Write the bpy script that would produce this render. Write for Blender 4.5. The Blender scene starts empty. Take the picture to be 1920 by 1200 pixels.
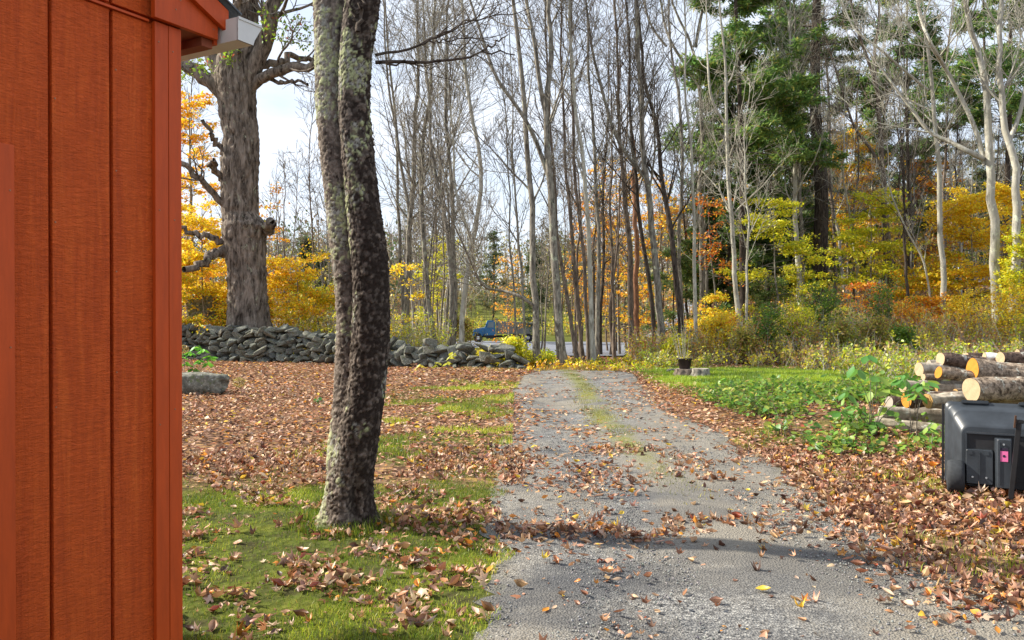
import bpy, bmesh, math, random
import numpy as np
from mathutils import Vector, noise as mnoise, Matrix

rng = np.random.default_rng(7)
random.seed(7)
SC = bpy.context.scene
COL = SC.collection
F, CX, HY, EYE = 1500.0, 960.0, 590.0, 1.6

# ------------------------------------------------------------------ camera
cam_d = bpy.data.cameras.new('camera')
cam_d.sensor_width = 36.0
cam_d.lens = F / 1920.0 * 36.0
cam_d.clip_start = 0.05
cam_d.clip_end = 3000.0
cam = bpy.data.objects.new('camera', cam_d)
cam.location = (0, 0, EYE)
cam.rotation_euler = (math.radians(90 - 0.38), 0, 0)
COL.objects.link(cam)
SC.camera = cam

# ------------------------------------------------------------------ light
SUN_EL, SUN_AZ = 36.0, 15.0      # azimuth: degrees in front of due left
to_sun = Vector((-math.cos(math.radians(SUN_AZ)) * math.cos(math.radians(SUN_EL)),
                 math.sin(math.radians(SUN_AZ)) * math.cos(math.radians(SUN_EL)),
                 math.sin(math.radians(SUN_EL))))
world = bpy.data.worlds.new('World')
SC.world = world
world.use_nodes = True
wn, wl = world.node_tree.nodes, world.node_tree.links
wn.clear()
w_out = wn.new('ShaderNodeOutputWorld')
w_bg = wn.new('ShaderNodeBackground')
w_bg.inputs['Strength'].default_value = 0.10
w_sky = wn.new('ShaderNodeTexSky')
w_sky.sky_type = 'NISHITA'
w_sky.sun_disc = False
w_sky.sun_elevation = math.radians(SUN_EL)
w_sky.sun_rotation = math.atan2(to_sun.x, to_sun.y)
w_sky.dust_density = 1.2
w_tc = wn.new('ShaderNodeTexCoord')
w_map = wn.new('ShaderNodeMapping')
w_map.inputs['Scale'].default_value = (1.0, 1.0, 3.2)
w_no = wn.new('ShaderNodeTexNoise')
w_no.inputs['Scale'].default_value = 2.3
w_no.inputs['Detail'].default_value = 7.0
w_no.inputs['Roughness'].default_value = 0.6
w_no.inputs['Distortion'].default_value = 0.6
w_rm = wn.new('ShaderNodeValToRGB')
w_rm.color_ramp.elements[0].position = 0.36
w_rm.color_ramp.elements[0].color = (0.45, 0.45, 0.45, 1)
w_rm.color_ramp.elements[1].position = 0.60
w_rm.color_ramp.elements[1].color = (1, 1, 1, 1)
w_mix = wn.new('ShaderNodeMix')
w_mix.data_type = 'RGBA'
w_mix.inputs[7].default_value = (5.5, 5.95, 6.7, 1)
wl.new(w_tc.outputs['Generated'], w_map.inputs['Vector'])
wl.new(w_map.outputs['Vector'], w_no.inputs['Vector'])
wl.new(w_no.outputs['Fac'], w_rm.inputs['Fac'])
wl.new(w_rm.outputs['Color'], w_mix.inputs[0])
wl.new(w_sky.outputs['Color'], w_mix.inputs[6])
wl.new(w_mix.outputs[2], w_bg.inputs['Color'])
wl.new(w_bg.outputs['Background'], w_out.inputs['Surface'])

sun_d = bpy.data.lights.new('sun', 'SUN')
sun_d.energy = 5.0
sun_d.angle = math.radians(1.3)
sun_d.color = (1.0, 0.93, 0.80)
sun = bpy.data.objects.new('sun', sun_d)
sun.rotation_euler = to_sun.to_track_quat('Z', 'Y').to_euler()
COL.objects.link(sun)
SC.view_settings.view_transform = 'Standard'
SC.view_settings.look = 'None'
SC.view_settings.exposure = 0.98
SC.view_settings.gamma = 1.0
SC.view_settings.use_curve_mapping = False
SC.render.engine = 'CYCLES'
SC.cycles.max_bounces = 6
SC.cycles.transparent_max_bounces = 4
SC.cycles.use_denoising = True

# ------------------------------------------------------------------ helpers
def tag(o, label=None, cat=None, group=None, kind=None):
    if label: o['label'] = label
    if cat: o['category'] = cat
    if group: o['group'] = group
    if kind: o['kind'] = kind
    return o

def empty(name, loc=(0, 0, 0), rot=(0, 0, 0)):
    o = bpy.data.objects.new(name, None)
    o.empty_display_size = 0.1
    o.location = loc
    o.rotation_euler = rot
    COL.objects.link(o)
    return o

def link(name, me, parent=None, loc=(0, 0, 0), rot=(0, 0, 0), scale=None):
    o = bpy.data.objects.new(name, me)
    COL.objects.link(o)
    if parent: o.parent = parent
    o.location = loc
    o.rotation_euler = rot
    if scale is not None: o.scale = scale
    if parent and name in ('twigs', 'branches', 'foliage', 'dead_twigs', 'bare_twigs', 'pot_leaves', 'flower_head'): o['kind'] = 'stuff'
    return o

def mesh(name, V, Fl, mat, col=None, smooth=False):
    """V (n,3); Fl: list of int arrays (m,k); col (n,3) per point"""
    V = np.asarray(V, dtype=np.float32)
    me = bpy.data.meshes.new(name)
    if not isinstance(Fl, (list, tuple)): Fl = [Fl]
    Fl = [np.asarray(f, dtype=np.int32) for f in Fl if len(f)]
    me.vertices.add(len(V))
    me.vertices.foreach_set('co', V.ravel())
    idx = np.concatenate([f.ravel() for f in Fl])
    tot = np.concatenate([np.full(len(f), f.shape[1], dtype=np.int32) for f in Fl])
    st = np.concatenate([[0], np.cumsum(tot)[:-1]]).astype(np.int32)
    me.loops.add(len(idx))
    me.loops.foreach_set('vertex_index', idx)
    me.polygons.add(len(tot))
    me.polygons.foreach_set('loop_start', st)
    try: me.polygons.foreach_set('loop_total', tot)
    except Exception: pass
    if smooth:
        me.polygons.foreach_set('use_smooth', np.ones(len(tot), dtype=bool))
    if col is not None:
        a = me.attributes.new('Col', 'FLOAT_COLOR', 'POINT')
        c = np.ones((len(V), 4), dtype=np.float32)
        c[:, :3] = col
        a.data.foreach_set('color', c.ravel())
    me.update(calc_edges=True)
    me.materials.append(mat)
    return me

def merge(parts):
    """parts: list of (V, F) with the same face size"""
    Vs, Fs, o = [], [], 0
    for V, Fc in parts:
        if len(V) == 0: continue
        Vs.append(V); Fs.append(Fc + o); o += len(V)
    return np.concatenate(Vs), np.concatenate(Fs)

def smoothstep(t):
    t = np.clip(t, 0, 1)
    return t * t * (3 - 2 * t)

def _h(ix, iy, s):
    n = (ix.astype(np.int64) * 374761393 + iy.astype(np.int64) * 668265263 + s * 1442695041) & 0x7fffffff
    n = ((n ^ (n >> 13)) * 1274126177) & 0x7fffffff
    return ((n ^ (n >> 16)) & 0xffff) / 65535.0

def vnoise(x, y, s=0):
    x = np.asarray(x, float); y = np.asarray(y, float)
    ix, iy = np.floor(x), np.floor(y)
    fx, fy = smoothstep(x - ix), smoothstep(y - iy)
    a, b = _h(ix, iy, s), _h(ix + 1, iy, s)
    c, d = _h(ix, iy + 1, s), _h(ix + 1, iy + 1, s)
    return (a + (b - a) * fx) * (1 - fy) + (c + (d - c) * fx) * fy

def fbm(x, y, s=0, o=4):
    t, a, n = 0, 0.5, 0
    for k in range(o):
        t = t + a * vnoise(x * 2 ** k, y * 2 ** k, s + k); n += a; a *= 0.5
    return t / n

def terrain(x, y):
    x = np.asarray(x, float); y = np.asarray(y, float)
    zc = np.interp(y, [-60, 23, 31, 68, 96, 150, 250, 420], [0, 0, -.06, -1.5, -1.57, 4.0, 9, 14])
    zr = np.interp(y, [-60, 23, 50, 100, 250, 420], [0, 0, 2.6, 7, 16, 22])
    zl = np.interp(y, [-60, 30, 70, 150, 250, 420], [0, 0, -.6, 3.6, 9, 14])
    yy = np.maximum(y, 20)
    w = smoothstep((x - (.13 * yy + 1)) / (.1 * yy + 3))
    v = smoothstep((-x - .04 * yy) / (.1 * yy + 4))
    z = zc * (1 - w) + zr * w
    z = z * (1 - v) + zl * v
    z = z + .10 * smoothstep((x - 2.9) / 1.6) * smoothstep((24 - y) / 4)
    off = smoothstep(np.maximum(x - 3.0, -0.3 - x) / 2)
    z = z + (fbm(x * .35, y * .35, 3) - .5) * .14 * off
    z = z + (fbm(x * .08, y * .08, 5) - .5) * 1.2 * smoothstep((y - 110) / 60)
    return z

def T(x, y): return float(terrain(x, y))

def hit(px, py, d0=3.5, d1=400):
    """distance at which the sight line through a photo pixel meets the ground"""
    d = np.linspace(d0, d1, 8000)
    zz = EYE - (py - HY) / F * d
    g = terrain((px - CX) / F * d, d)
    k = np.nonzero(zz <= g)[0]
    return float(d[k[0]]) if len(k) else 60.0

def W(px, py, d): return np.array([(px - CX) / F * d, d, EYE + (HY - py) / F * d])

# ------------------------------------------------------------------ materials
def new_mat(name):
    m = bpy.data.materials.new(name)
    m.use_nodes = True
    n, l = m.node_tree.nodes, m.node_tree.links
    b = n['Principled BSDF']
    b.inputs['Specular IOR Level'].default_value = 0.25
    return m, n, l, b

def ramp(n, stops):
    r = n.new('ShaderNodeValToRGB')
    e = r.color_ramp.elements
    while len(e) < len(stops): e.new(0.5)
    for q, (p, c) in zip(e, stops):
        q.position = p
        q.color = (*c, 1) if len(c) == 3 else c
    return r

def noise_n(n, l, scale, detail=4, rough=.6, vec=None, dist=0):
    t = n.new('ShaderNodeTexNoise')
    t.inputs['Scale'].default_value = scale
    t.inputs['Detail'].default_value = detail
    t.inputs['Roughness'].default_value = rough
    t.inputs['Distortion'].default_value = dist
    if vec is not None: l.new(vec, t.inputs['Vector'])
    return t

def coords(n, l, scale=(1, 1, 1), out='Object'):
    tc = n.new('ShaderNodeTexCoord')
    mp = n.new('ShaderNodeMapping')
    mp.inputs['Scale'].default_value = scale
    l.new(tc.outputs[out], mp.inputs['Vector'])
    return mp.outputs['Vector']

def bump(n, l, b, h, strength=.5, dist=.02, prev=None):
    q = n.new('ShaderNodeBump')
    q.inputs['Strength'].default_value = strength
    q.inputs['Distance'].default_value = dist
    l.new(h, q.inputs['Height'])
    if prev is not None: l.new(prev.outputs['Normal'], q.inputs['Normal'])
    l.new(q.outputs['Normal'], b.inputs['Normal'])
    return q

def mixc(n, l, f, a, b):
    m = n.new('ShaderNodeMix')
    m.data_type = 'RGBA'
    if isinstance(f, (int, float)): m.inputs[0].default_value = f
    else: l.new(f, m.inputs[0])
    for k, s in ((6, a), (7, b)):
        if isinstance(s, tuple): m.inputs[k].default_value = (*s, 1)
        else: l.new(s, m.inputs[k])
    return m.outputs[2]

def simple(name, c, rough=.8, nscale=20, var=.25, bs=.2, bd=.005, metallic=0, spec=.25, vscale=(1, 1, 1)):
    m, n, l, b = new_mat(name)
    v = coords(n, l, vscale)
    t = noise_n(n, l, nscale, 5, .65, v)
    r = ramp(n, [(.25, tuple(x * (1 - var) for x in c)), (.75, tuple(min(1, x * (1 + var)) for x in c))])
    l.new(t.outputs['Fac'], r.inputs['Fac'])
    l.new(r.outputs['Color'], b.inputs['Base Color'])
    b.inputs['Roughness'].default_value = rough
    b.inputs['Metallic'].default_value = metallic
    b.inputs['Specular IOR Level'].default_value = spec
    if bs: bump(n, l, b, t.outputs['Fac'], bs, bd)
    return m

def bark_mat(name, dark, light, lichen=None, lam=.6, sc=14, stretch=.25, blotch=None):
    m, n, l, b = new_mat(name)
    v = coords(n, l, (1, 1, stretch))
    t = noise_n(n, l, sc, 6, .7, v, .4)
    r = ramp(n, [(.36, dark), (.62, light)])
    l.new(t.outputs['Fac'], r.inputs['Fac'])
    c = r.outputs['Color']
    if blotch is not None:
        v3 = coords(n, l, (1, 1, .6))
        t3 = noise_n(n, l, 1.7, 3, .6, v3)
        r3 = ramp(n, [(.42, (0, 0, 0)), (.6, (1, 1, 1))])
        l.new(t3.outputs['Fac'], r3.inputs['Fac'])
        c = mixc(n, l, r3.outputs['Color'], c, blotch)
    if lichen is not None:
        v2 = coords(n, l, (1, 1, .7))
        t2 = noise_n(n, l, 5, 7, .72, v2, .6)
        r2 = ramp(n, [(lam, (0, 0, 0)), (lam + .06, (1, 1, 1))])
        l.new(t2.outputs['Fac'], r2.inputs['Fac'])
        c = mixc(n, l, r2.outputs['Color'], c, lichen)
    l.new(c, b.inputs['Base Color'])
    b.inputs['Roughness'].default_value = .95
    b.inputs['Specular IOR Level'].default_value = .1
    bump(n, l, b, t.outputs['Fac'], .8, .02)
    return m

def leaf_mat(name, trans=.4, rough=.7, tint=1.0):
    m, n, l, b = new_mat(name)
    n.remove(b)
    a = n.new('ShaderNodeAttribute'); a.attribute_name = 'Col'
    d = n.new('ShaderNodeBsdfDiffuse')
    t = n.new('ShaderNodeBsdfTranslucent')
    g = n.new('ShaderNodeBsdfGlossy'); g.inputs['Roughness'].default_value = .45
    g.inputs['Color'].default_value = (.8, .85, .9, 1)
    x = n.new('ShaderNodeMixShader'); x.inputs[0].default_value = trans
    y = n.new('ShaderNodeMixShader'); y.inputs[0].default_value = .035
    l.new(a.outputs['Color'], d.inputs['Color'])
    l.new(a.outputs['Color'], t.inputs['Color'])
    l.new(d.outputs[0], x.inputs[1]); l.new(t.outputs[0], x.inputs[2])
    l.new(x.outputs[0], y.inputs[1]); l.new(g.outputs[0], y.inputs[2])
    l.new(y.outputs[0], n['Material Output'].inputs['Surface'])
    return m

M = {}
M['leaf'] = leaf_mat('leaf_foliage', .45)
M['litter'] = leaf_mat('fallen_leaves', .22)
M['grass'] = leaf_mat('grass_blades', .4)
M['bark_grey'] = bark_mat('bark_grey', (.06, .052, .042), (.30, .275, .23), (.36, .38, .28), .58)
M['bark_pale'] = bark_mat('bark_pale', (.15, .135, .105), (.56, .54, .47), (.58, .60, .46), .58, sc=9, blotch=(.36, .34, .28))
M['bark_dark'] = bark_mat('bark_dark', (.022, .017, .014), (.11, .088, .072), (.26, .26, .2), .66)
M['bark_brown'] = bark_mat('bark_brown', (.06, .045, .035), (.24, .19, .15), (.30, .31, .22), .64)
M['bark_snag'] = bark_mat('bark_snag', (.13, .06, .035), (.32, .17, .10))
M['twig'] = simple('twig_bark', (.16, .14, .115), .9, 8, .35, 0)
M['twig_pale'] = simple('twig_pale', (.36, .335, .28), .9, 8, .3, 0)
M['stone'] = None

def stone_mat():
    m, n, l, b = new_mat('fieldstone')
    oi = n.new('ShaderNodeObjectInfo')
    v = coords(n, l, (1, 1, 1), 'Object')
    t = noise_n(n, l, 9, 7, .7, v)
    r = ramp(n, [(.3, (.04, .044, .038)), (.5, (.15, .155, .138)), (.75, (.40, .41, .37))])
    l.new(t.outputs['Fac'], r.inputs['Fac'])
    rr = ramp(n, [(0, (.65, .65, .68)), (.5, (1, 1, .95)), (1, (1.0, .9, .8))])
    l.new(oi.outputs['Random'], rr.inputs['Fac'])
    mm = n.new('ShaderNodeMix'); mm.data_type = 'RGBA'; mm.blend_type = 'MULTIPLY'; mm.inputs[0].default_value = 1
    l.new(r.outputs['Color'], mm.inputs[6]); l.new(rr.outputs['Color'], mm.inputs[7])
    t2 = noise_n(n, l, 6, 6, .7, v)
    r2 = ramp(n, [(.55, (0, 0, 0)), (.63, (1, 1, 1))])
    l.new(t2.outputs['Fac'], r2.inputs['Fac'])
    c = mixc(n, l, r2.outputs['Color'], mm.outputs[2], (.12, .14, .06))
    t4 = noise_n(n, l, 15, 5, .7, v)
    r4 = ramp(n, [(.62, (0, 0, 0)), (.66, (1, 1, 1))])
    l.new(t4.outputs['Fac'], r4.inputs['Fac'])
    c = mixc(n, l, r4.outputs['Color'], c, (.42, .44, .40))
    l.new(c, b.inputs['Base Color'])
    b.inputs['Roughness'].default_value = .95
    bump(n, l, b, t.outputs['Fac'], .8, .03)
    return m
M['stone'] = stone_mat()

def ground_mat():
    m, n, l, b = new_mat('woodland_ground')
    v = coords(n, l)
    big = noise_n(n, l, .55, 5, .6, v)
    vo = n.new('ShaderNodeTexVoronoi'); vo.inputs['Scale'].default_value = 14
    l.new(v, vo.inputs['Vector'])
    sep = n.new('ShaderNodeSeparateColor'); l.new(vo.outputs['Color'], sep.inputs[0])
    lr = ramp(n, [(0, (.05, .028, .018)), (.4, (.13, .072, .045)), (.75, (.23, .135, .09)), (.93, (.32, .19, .08))])
    l.new(sep.outputs[0], lr.inputs['Fac'])
    fine = noise_n(n, l, 30, 4, .7, v)
    gr = ramp(n, [(.3, (.025, .035, .008)), (.7, (.085, .115, .018))])
    l.new(fine.outputs['Fac'], gr.inputs['Fac'])
    a = n.new('ShaderNodeAttribute'); a.attribute_name = 'Col'
    s = n.new('ShaderNodeSeparateColor'); l.new(a.outputs['Color'], s.inputs[0])
    bn = noise_n(n, l, 2.6, 5, .65, v)
    br = ramp(n, [(.38, (.060, .045, .028)), (.5, (.085, .10, .022)), (.66, (.17, .17, .03))]); l.new(bn.outputs['Fac'], br.inputs['Fac'])
    gcol = mixc(n, l, .65, gr.outputs['Color'], br.outputs['Color'])
    c = mixc(n, l, s.outputs[0], lr.outputs['Color'], gcol)
    c = mixc(n, l, s.outputs[1], c, (.20, .21, .05))
    l.new(c, b.inputs['Base Color'])
    b.inputs['Roughness'].default_value = 1
    b.inputs['Specular IOR Level'].default_value = .05
    q = bump(n, l, b, vo.outputs['Distance'], .5, .04)
    bump(n, l, b, fine.outputs['Fac'], .5, .02, q)
    return m
M['ground'] = ground_mat()

def drive_mat():
    m, n, l, b = new_mat('driveway_gravel')
    v = coords(n, l)
    st = noise_n(n, l, 85, 4, .75, v)
    vo = n.new('ShaderNodeTexVoronoi'); vo.inputs['Scale'].default_value = 75
    l.new(v, vo.inputs['Vector'])
    sep = n.new('ShaderNodeSeparateColor'); l.new(vo.outputs['Color'], sep.inputs[0])
    sr = ramp(n, [(0, (.07, .07, .072)), (.45, (.175, .172, .168)), (.85, (.29, .285, .27)), (1, (.42, .41, .38))])
    l.new(sep.outputs[0], sr.inputs['Fac'])
    dr = ramp(n, [(.3, (.17, .152, .125)), (.7, (.32, .29, .24))])
    l.new(st.outputs['Fac'], dr.inputs['Fac'])
    v2 = coords(n, l, (1, .45, 1))
    pa = noise_n(n, l, .9, 6, .62, v2, .3)
    pr = ramp(n, [(.40, (0, 0, 0)), (.62, (1, 1, 1))])
    l.new(pa.outputs['Fac'], pr.inputs['Fac'])
    c = mixc(n, l, pr.outputs['Color'], sr.outputs['Color'], dr.outputs['Color'])
    # old tar stains and damp patches
    pb = noise_n(n, l, 1.3, 6, .65, coords(n, l, (.6, 1.3, 1)), .5)
    pbr = ramp(n, [(.50, (0, 0, 0)), (.64, (.75, .75, .75))])
    l.new(pb.outputs['Fac'], pbr.inputs['Fac'])
    c = mixc(n, l, pbr.outputs['Color'], c, (.085, .088, .095))
    a = n.new('ShaderNodeAttribute'); a.attribute_name = 'Col'
    s = n.new('ShaderNodeSeparateColor'); l.new(a.outputs['Color'], s.inputs[0])
    md = n.new('ShaderNodeMath'); md.operation = 'MULTIPLY'; l.new(s.outputs[1], md.inputs[0]); md.inputs[1].default_value = .7
    c = mixc(n, l, md.outputs[0], c, dr.outputs['Color'])
    me_ = n.new('ShaderNodeMath'); me_.operation = 'MULTIPLY'; l.new(s.outputs[2], me_.inputs[0]); me_.inputs[1].default_value = .5
    c = mixc(n, l, me_.outputs[0], c, (.085, .086, .09))
    gno = noise_n(n, l, 9, 5, .7, v)
    mth = n.new('ShaderNodeMath'); mth.operation = 'MULTIPLY_ADD'
    l.new(gno.outputs['Fac'], mth.inputs[0]); mth.inputs[1].default_value = 2.2
    mth.inputs[2].default_value = -1.5
    ad = n.new('ShaderNodeMath'); ad.operation = 'ADD'; ad.use_clamp = True
    l.new(mth.outputs[0], ad.inputs[0]); l.new(s.outputs[0], ad.inputs[1])
    mu = n.new('ShaderNodeMath'); mu.operation = 'MULTIPLY'
    l.new(ad.outputs[0], mu.inputs[0]); l.new(s.outputs[0], mu.inputs[1])
    c = mixc(n, l, mu.outputs[0], c, (.20, .20, .06))
    l.new(c, b.inputs['Base Color'])
    b.inputs['Roughness'].default_value = .95
    b.inputs['Specular IOR Level'].default_value = .12
    q = bump(n, l, b, vo.outputs['Distance'], .9, .012)
    q = bump(n, l, b, st.outputs['Fac'], .6, .012, q)
    bump(n, l, b, pa.outputs['Fac'], .5, .08, q)
    return m
M['drive'] = drive_mat()
M['road'] = simple('road_asphalt', (.17, .18, .21), .8, 3, .12, .1)
M['gravel'] = leaf_mat('gravel_stones', 0)

# ------------------------------------------------------------------ ground
def graded(lo, hi, fine_lo, fine_hi, step, g=1.09):
    a = list(np.arange(fine_lo, fine_hi, step))
    s, x = step, a[-1]
    while x < hi: s *= g; x += s; a.append(x)
    s, x = step, a[0]
    while x > lo: s *= g; x -= s; a.insert(0, x)
    return np.array(a)

def grid(xs, ys, zf):
    X, Y = np.meshgrid(xs, ys)
    V = np.stack([X.ravel(), Y.ravel(), zf(X.ravel(), Y.ravel())], 1)
    nx, ny = len(xs), len(ys)
    i = (np.arange(ny - 1)[:, None] * nx + np.arange(nx - 1)[None]).ravel()
    return V, np.stack([i, i + 1, i + nx + 1, i + nx], 1)

def xL(y): return np.interp(y, [3, 16, 21, 23], [-.13, -.06, .30, .9])
def xR(y): return np.interp(y, [3, 6.5, 14, 22, 23], [3.0, 2.75, 2.78, 3.25, 2.6])

def lawn_mask(x, y):
    """how grassy (0..1) the ground is"""
    n1 = fbm(x * .9, y * .9, 11)
    left_near = smoothstep((8.0 - y) / 1.2) * (x < .2)
    streak = smoothstep((n1 - .52) / .12) * .9 * (x < 0) * (y < 20) * smoothstep((x + 3.5) / 1.5)
    lawn_r = smoothstep((x - 3.1) / .6) * smoothstep((y - 15) / 2.5) * smoothstep((24.2 - y) / 1.0) * smoothstep((11 - x) / 2)
    patch_r = (x > 2.9) * smoothstep((n1 - .55) / .1) * smoothstep((13 - y) / 3) * .8
    field = smoothstep((y - 60) / 20) * smoothstep((13 - np.abs(x)) / 10 + .3)
    return np.clip(left_near + streak + lawn_r + patch_r + field, 0, 1)

xs = graded(-190, 220, -7, 8, .16, 1.08)
ys = graded(-40, 430, 2.5, 26, .16, 1.05)
Vg, Fg = grid(xs, ys, lambda x, y: terrain(x, y) - .02 * ((x > xL(y) + .45) & (x < xR(y) - .45) & (y > 2) & (y < 22.6)))
gm = lawn_mask(Vg[:, 0], Vg[:, 1])
yel = smoothstep((Vg[:, 1] - 21.8) / 1.5) * smoothstep((30 - Vg[:, 1]) / 4) * smoothstep((Vg[:, 0] + 1) / 1.) * smoothstep((5.5 - Vg[:, 0]) / 1.5)
fld = smoothstep((Vg[:, 1] - 96) / 10)
gc = np.stack([gm, np.clip(yel * .6 + fld * .55 * (np.abs(Vg[:, 0] + 2) < 14), 0, 1), gm * 0], 1)
tag(link('ground', mesh('ground', Vg, Fg, M['ground'], gc, True)), 'leaf strewn ground rising into the woods around the driveway', kind='structure')

# driveway sheet, edges wandering
dy = np.concatenate([np.arange(-3, 12, .07), np.arange(12, 22.9, .14)])
tt = np.linspace(0, 1, 46)
jl = (fbm(dy * 1.7, dy * 0, 21) - .5) * .30 + (fbm(dy * 9, dy * 0, 22) - .5) * .16 - .05
jr = (fbm(dy * 1.3, dy * 0, 23) - .5) * .6 + (fbm(dy * 6, dy * 0, 24) - .5) * .25
Lx, Rx = xL(dy) + jl, xR(dy) + jr
X = Lx[:, None] + (Rx - Lx)[:, None] * tt[None]
Y = np.repeat(dy[:, None], len(tt), 1)
rut = -.020 * (np.exp(-((X - .75) / .35) ** 2) + np.exp(-((X - 2.2) / .35) ** 2)) + .014 * np.exp(-((X - 1.48) / .3) ** 2)
edge = np.minimum(tt, 1 - tt)[None] * 3
Z = terrain(X, Y) + .004 + .022 * smoothstep(edge / .25) + rut * smoothstep(edge / .3) + (fbm(X * 3, Y * 3, 31) - .5) * .018
Vd = np.stack([X.ravel(), Y.ravel(), Z.ravel()], 1)
nx, ny = len(tt), len(dy)
i = (np.arange(ny - 1)[:, None] * nx + np.arange(nx - 1)[None]).ravel()
Fd = np.stack([i, i + 1, i + nx + 1, i + nx], 1)
cen = 1.48 + (Y - 15) * .0 + .1 * np.sin(Y * .4)
moss = np.exp(-((X - cen) / (.20 + .006 * Y)) ** 2) * np.clip((Y - 6.3) / 3, 0, 1) * 1.15 * smoothstep((fbm(X * 1.5, Y * 1.2, 33) - .18) / .3)
moss = np.maximum(moss, smoothstep((.10 - np.minimum(tt, 1 - tt)[None]) / .10) * .55)
dirt = smoothstep((tt[None] - .52 + (fbm(X * 1.2, Y * .5, 35) - .5) * .9) / .25) * smoothstep((14 - Y) / 4)
damp = smoothstep((fbm(X * .8, Y * 1.9, 36) - .50) / .12) * smoothstep((9 - Y) / 3)
dc = np.stack([moss.ravel(), dirt.ravel(), damp.ravel()], 1)
tag(link('driveway', mesh('driveway', Vd, Fd, M['drive'], dc, True)), 'grey gravel driveway with mossy centre strip', kind='structure')

def on_apron(x, y): return (y > 31.5) & (y < 100) & (x > np.interp(y, [31, 33, 50, 72, 100], [2.2, 1.9, 1.4, -14, -14])) & (x < np.interp(y, [31, 33, 50, 73, 100], [4.4, 4.7, 7.8, 13, 16]))
def strip(name, Lp, Rp, mat, lift, n=40):
    Lp, Rp = np.array(Lp, float), np.array(Rp, float)
    def rs(P):
        s = np.concatenate([[0], np.cumsum(np.linalg.norm(np.diff(P, axis=0), axis=1))])
        q = np.linspace(0, s[-1], n)
        return np.stack([np.interp(q, s, P[:, 0]), np.interp(q, s, P[:, 1])], 1)
    A, B = rs(Lp), rs(Rp)
    k = np.linspace(0, 1, 9)
    P = A[:, None] + (B - A)[:, None] * k[None, :, None]
    Vv = np.stack([P[..., 0].ravel(), P[..., 1].ravel(), (terrain(P[..., 0], P[..., 1]) + lift).ravel()], 1)
    i = (np.arange(n - 1)[:, None] * 9 + np.arange(8)[None]).ravel()
    return mesh(name, Vv, np.stack([i, i + 1, i + 10, i + 9], 1), mat, smooth=True)
tag(link('road', strip('road', [(-90, 90), (-20, 78), (0, 72), (20, 70), (90, 60)], [(-90, 104), (-20, 95), (0, 94), (20, 88), (90, 76)], M['road'], .05, 80)),
    'grey paved road crossing beyond the trees', kind='structure')
tag(link('road_apron', strip('road_apron', [(2.0, 33), (1.6, 50), (-1, 73)], [(4.6, 33), (7.6, 50), (12.5, 73)], M['road'], .054, 30)),
    'paved apron joining the driveway to the road', kind='structure')

# ------------------------------------------------------------------ tubes and branching
def tubes(P, R, S=4, cap=False):
    """P (N,K,3), R (N,K) -> verts, quads"""
    N, K, _ = P.shape
    Tn = np.gradient(P, axis=1)
    Tn /= np.linalg.norm(Tn, axis=2, keepdims=True) + 1e-9
    mean = Tn.mean(1)
    ref = np.where(np.abs(mean[:, 2:3]) > .75, np.array([[0., 1., 0.]]), np.array([[0., 0., 1.]]))
    U = np.cross(Tn, ref[:, None]); U /= np.linalg.norm(U, axis=2, keepdims=True) + 1e-9
    Vv = np.cross(Tn, U)
    a = np.arange(S) / S * 2 * math.pi
    ring = U[:, :, None] * np.cos(a)[None, None, :, None] + Vv[:, :, None] * np.sin(a)[None, None, :, None]
    V = P[:, :, None] + ring * R[:, :, None, None]
    b = (np.arange(N)[:, None, None] * K * S + np.arange(K - 1)[None, :, None] * S)
    s0 = np.arange(S)[None, None]; s1 = (np.arange(S) + 1)[None, None] % S
    Fq = np.stack([(b + s0), (b + s1), (b + S + s1), (b + S + s0)], -1).reshape(-1, 4)
    return V.reshape(-1, 3), Fq

def resample(pts, n):
    P = np.array(pts, float)
    s = np.concatenate([[0], np.cumsum(np.linalg.norm(np.diff(P, axis=0), axis=1))])
    q = np.linspace(0, s[-1], n)
    out = np.stack([np.interp(q, s, P[:, k]) for k in range(P.shape[1])], 1)
    for _ in range(2):
        o = out.copy(); out[1:-1] = (o[:-2] + 2 * o[1:-1] + o[2:]) / 4
    return out

def grow(P, R, n, t0, t1, ang, L, K=6, up=.1, jit=.12, rr=.5, rmin=.004, rtip=.3, flat=0, weight=None, lfall=.5, rmax=9):
    N, Kp, _ = P.shape
    pi = rng.integers(0, N, n) if weight is None else rng.choice(N, n, p=weight / weight.sum())
    t = rng.uniform(t0, t1, n)
    f = t * (Kp - 1); k = np.minimum(f.astype(int), Kp - 2); fr = (f - k)[:, None]
    o = P[pi, k] * (1 - fr) + P[pi, k + 1] * fr
    tn = P[pi, k + 1] - P[pi, k]; tn /= np.linalg.norm(tn, axis=1, keepdims=True) + 1e-9
    r0 = R[pi, k] * (1 - fr[:, 0]) + R[pi, k + 1] * fr[:, 0]
    q = rng.normal(size=(n, 3)); q -= (q * tn).sum(1, keepdims=True) * tn
    if flat: q[:, 2] *= (1 - flat)
    q /= np.linalg.norm(q, axis=1, keepdims=True) + 1e-9
    A = np.radians(rng.normal(ang, 9, n))[:, None]
    d = np.cos(A) * tn + np.sin(A) * q
    if flat: d[:, 2] *= (1 - flat); d /= np.linalg.norm(d, axis=1, keepdims=True) + 1e-9
    ln = L * (1 - lfall * t) * rng.uniform(.55, 1.15, n)
    out = np.zeros((n, K, 3)); out[:, 0] = o
    for j in range(1, K):
        d = d + rng.normal(0, jit, (n, 3)); d[:, 2] += up
        d /= np.linalg.norm(d, axis=1, keepdims=True)
        out[:, j] = out[:, j - 1] + d * (ln / (K - 1))[:, None]
    rs = np.minimum(np.clip(r0 * rr, rmin, rmax), ln * .03 + rmin)
    Rr = rs[:, None] * np.linspace(1, rtip, K)[None]
    return out, np.maximum(Rr, rmin * .8)

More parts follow.
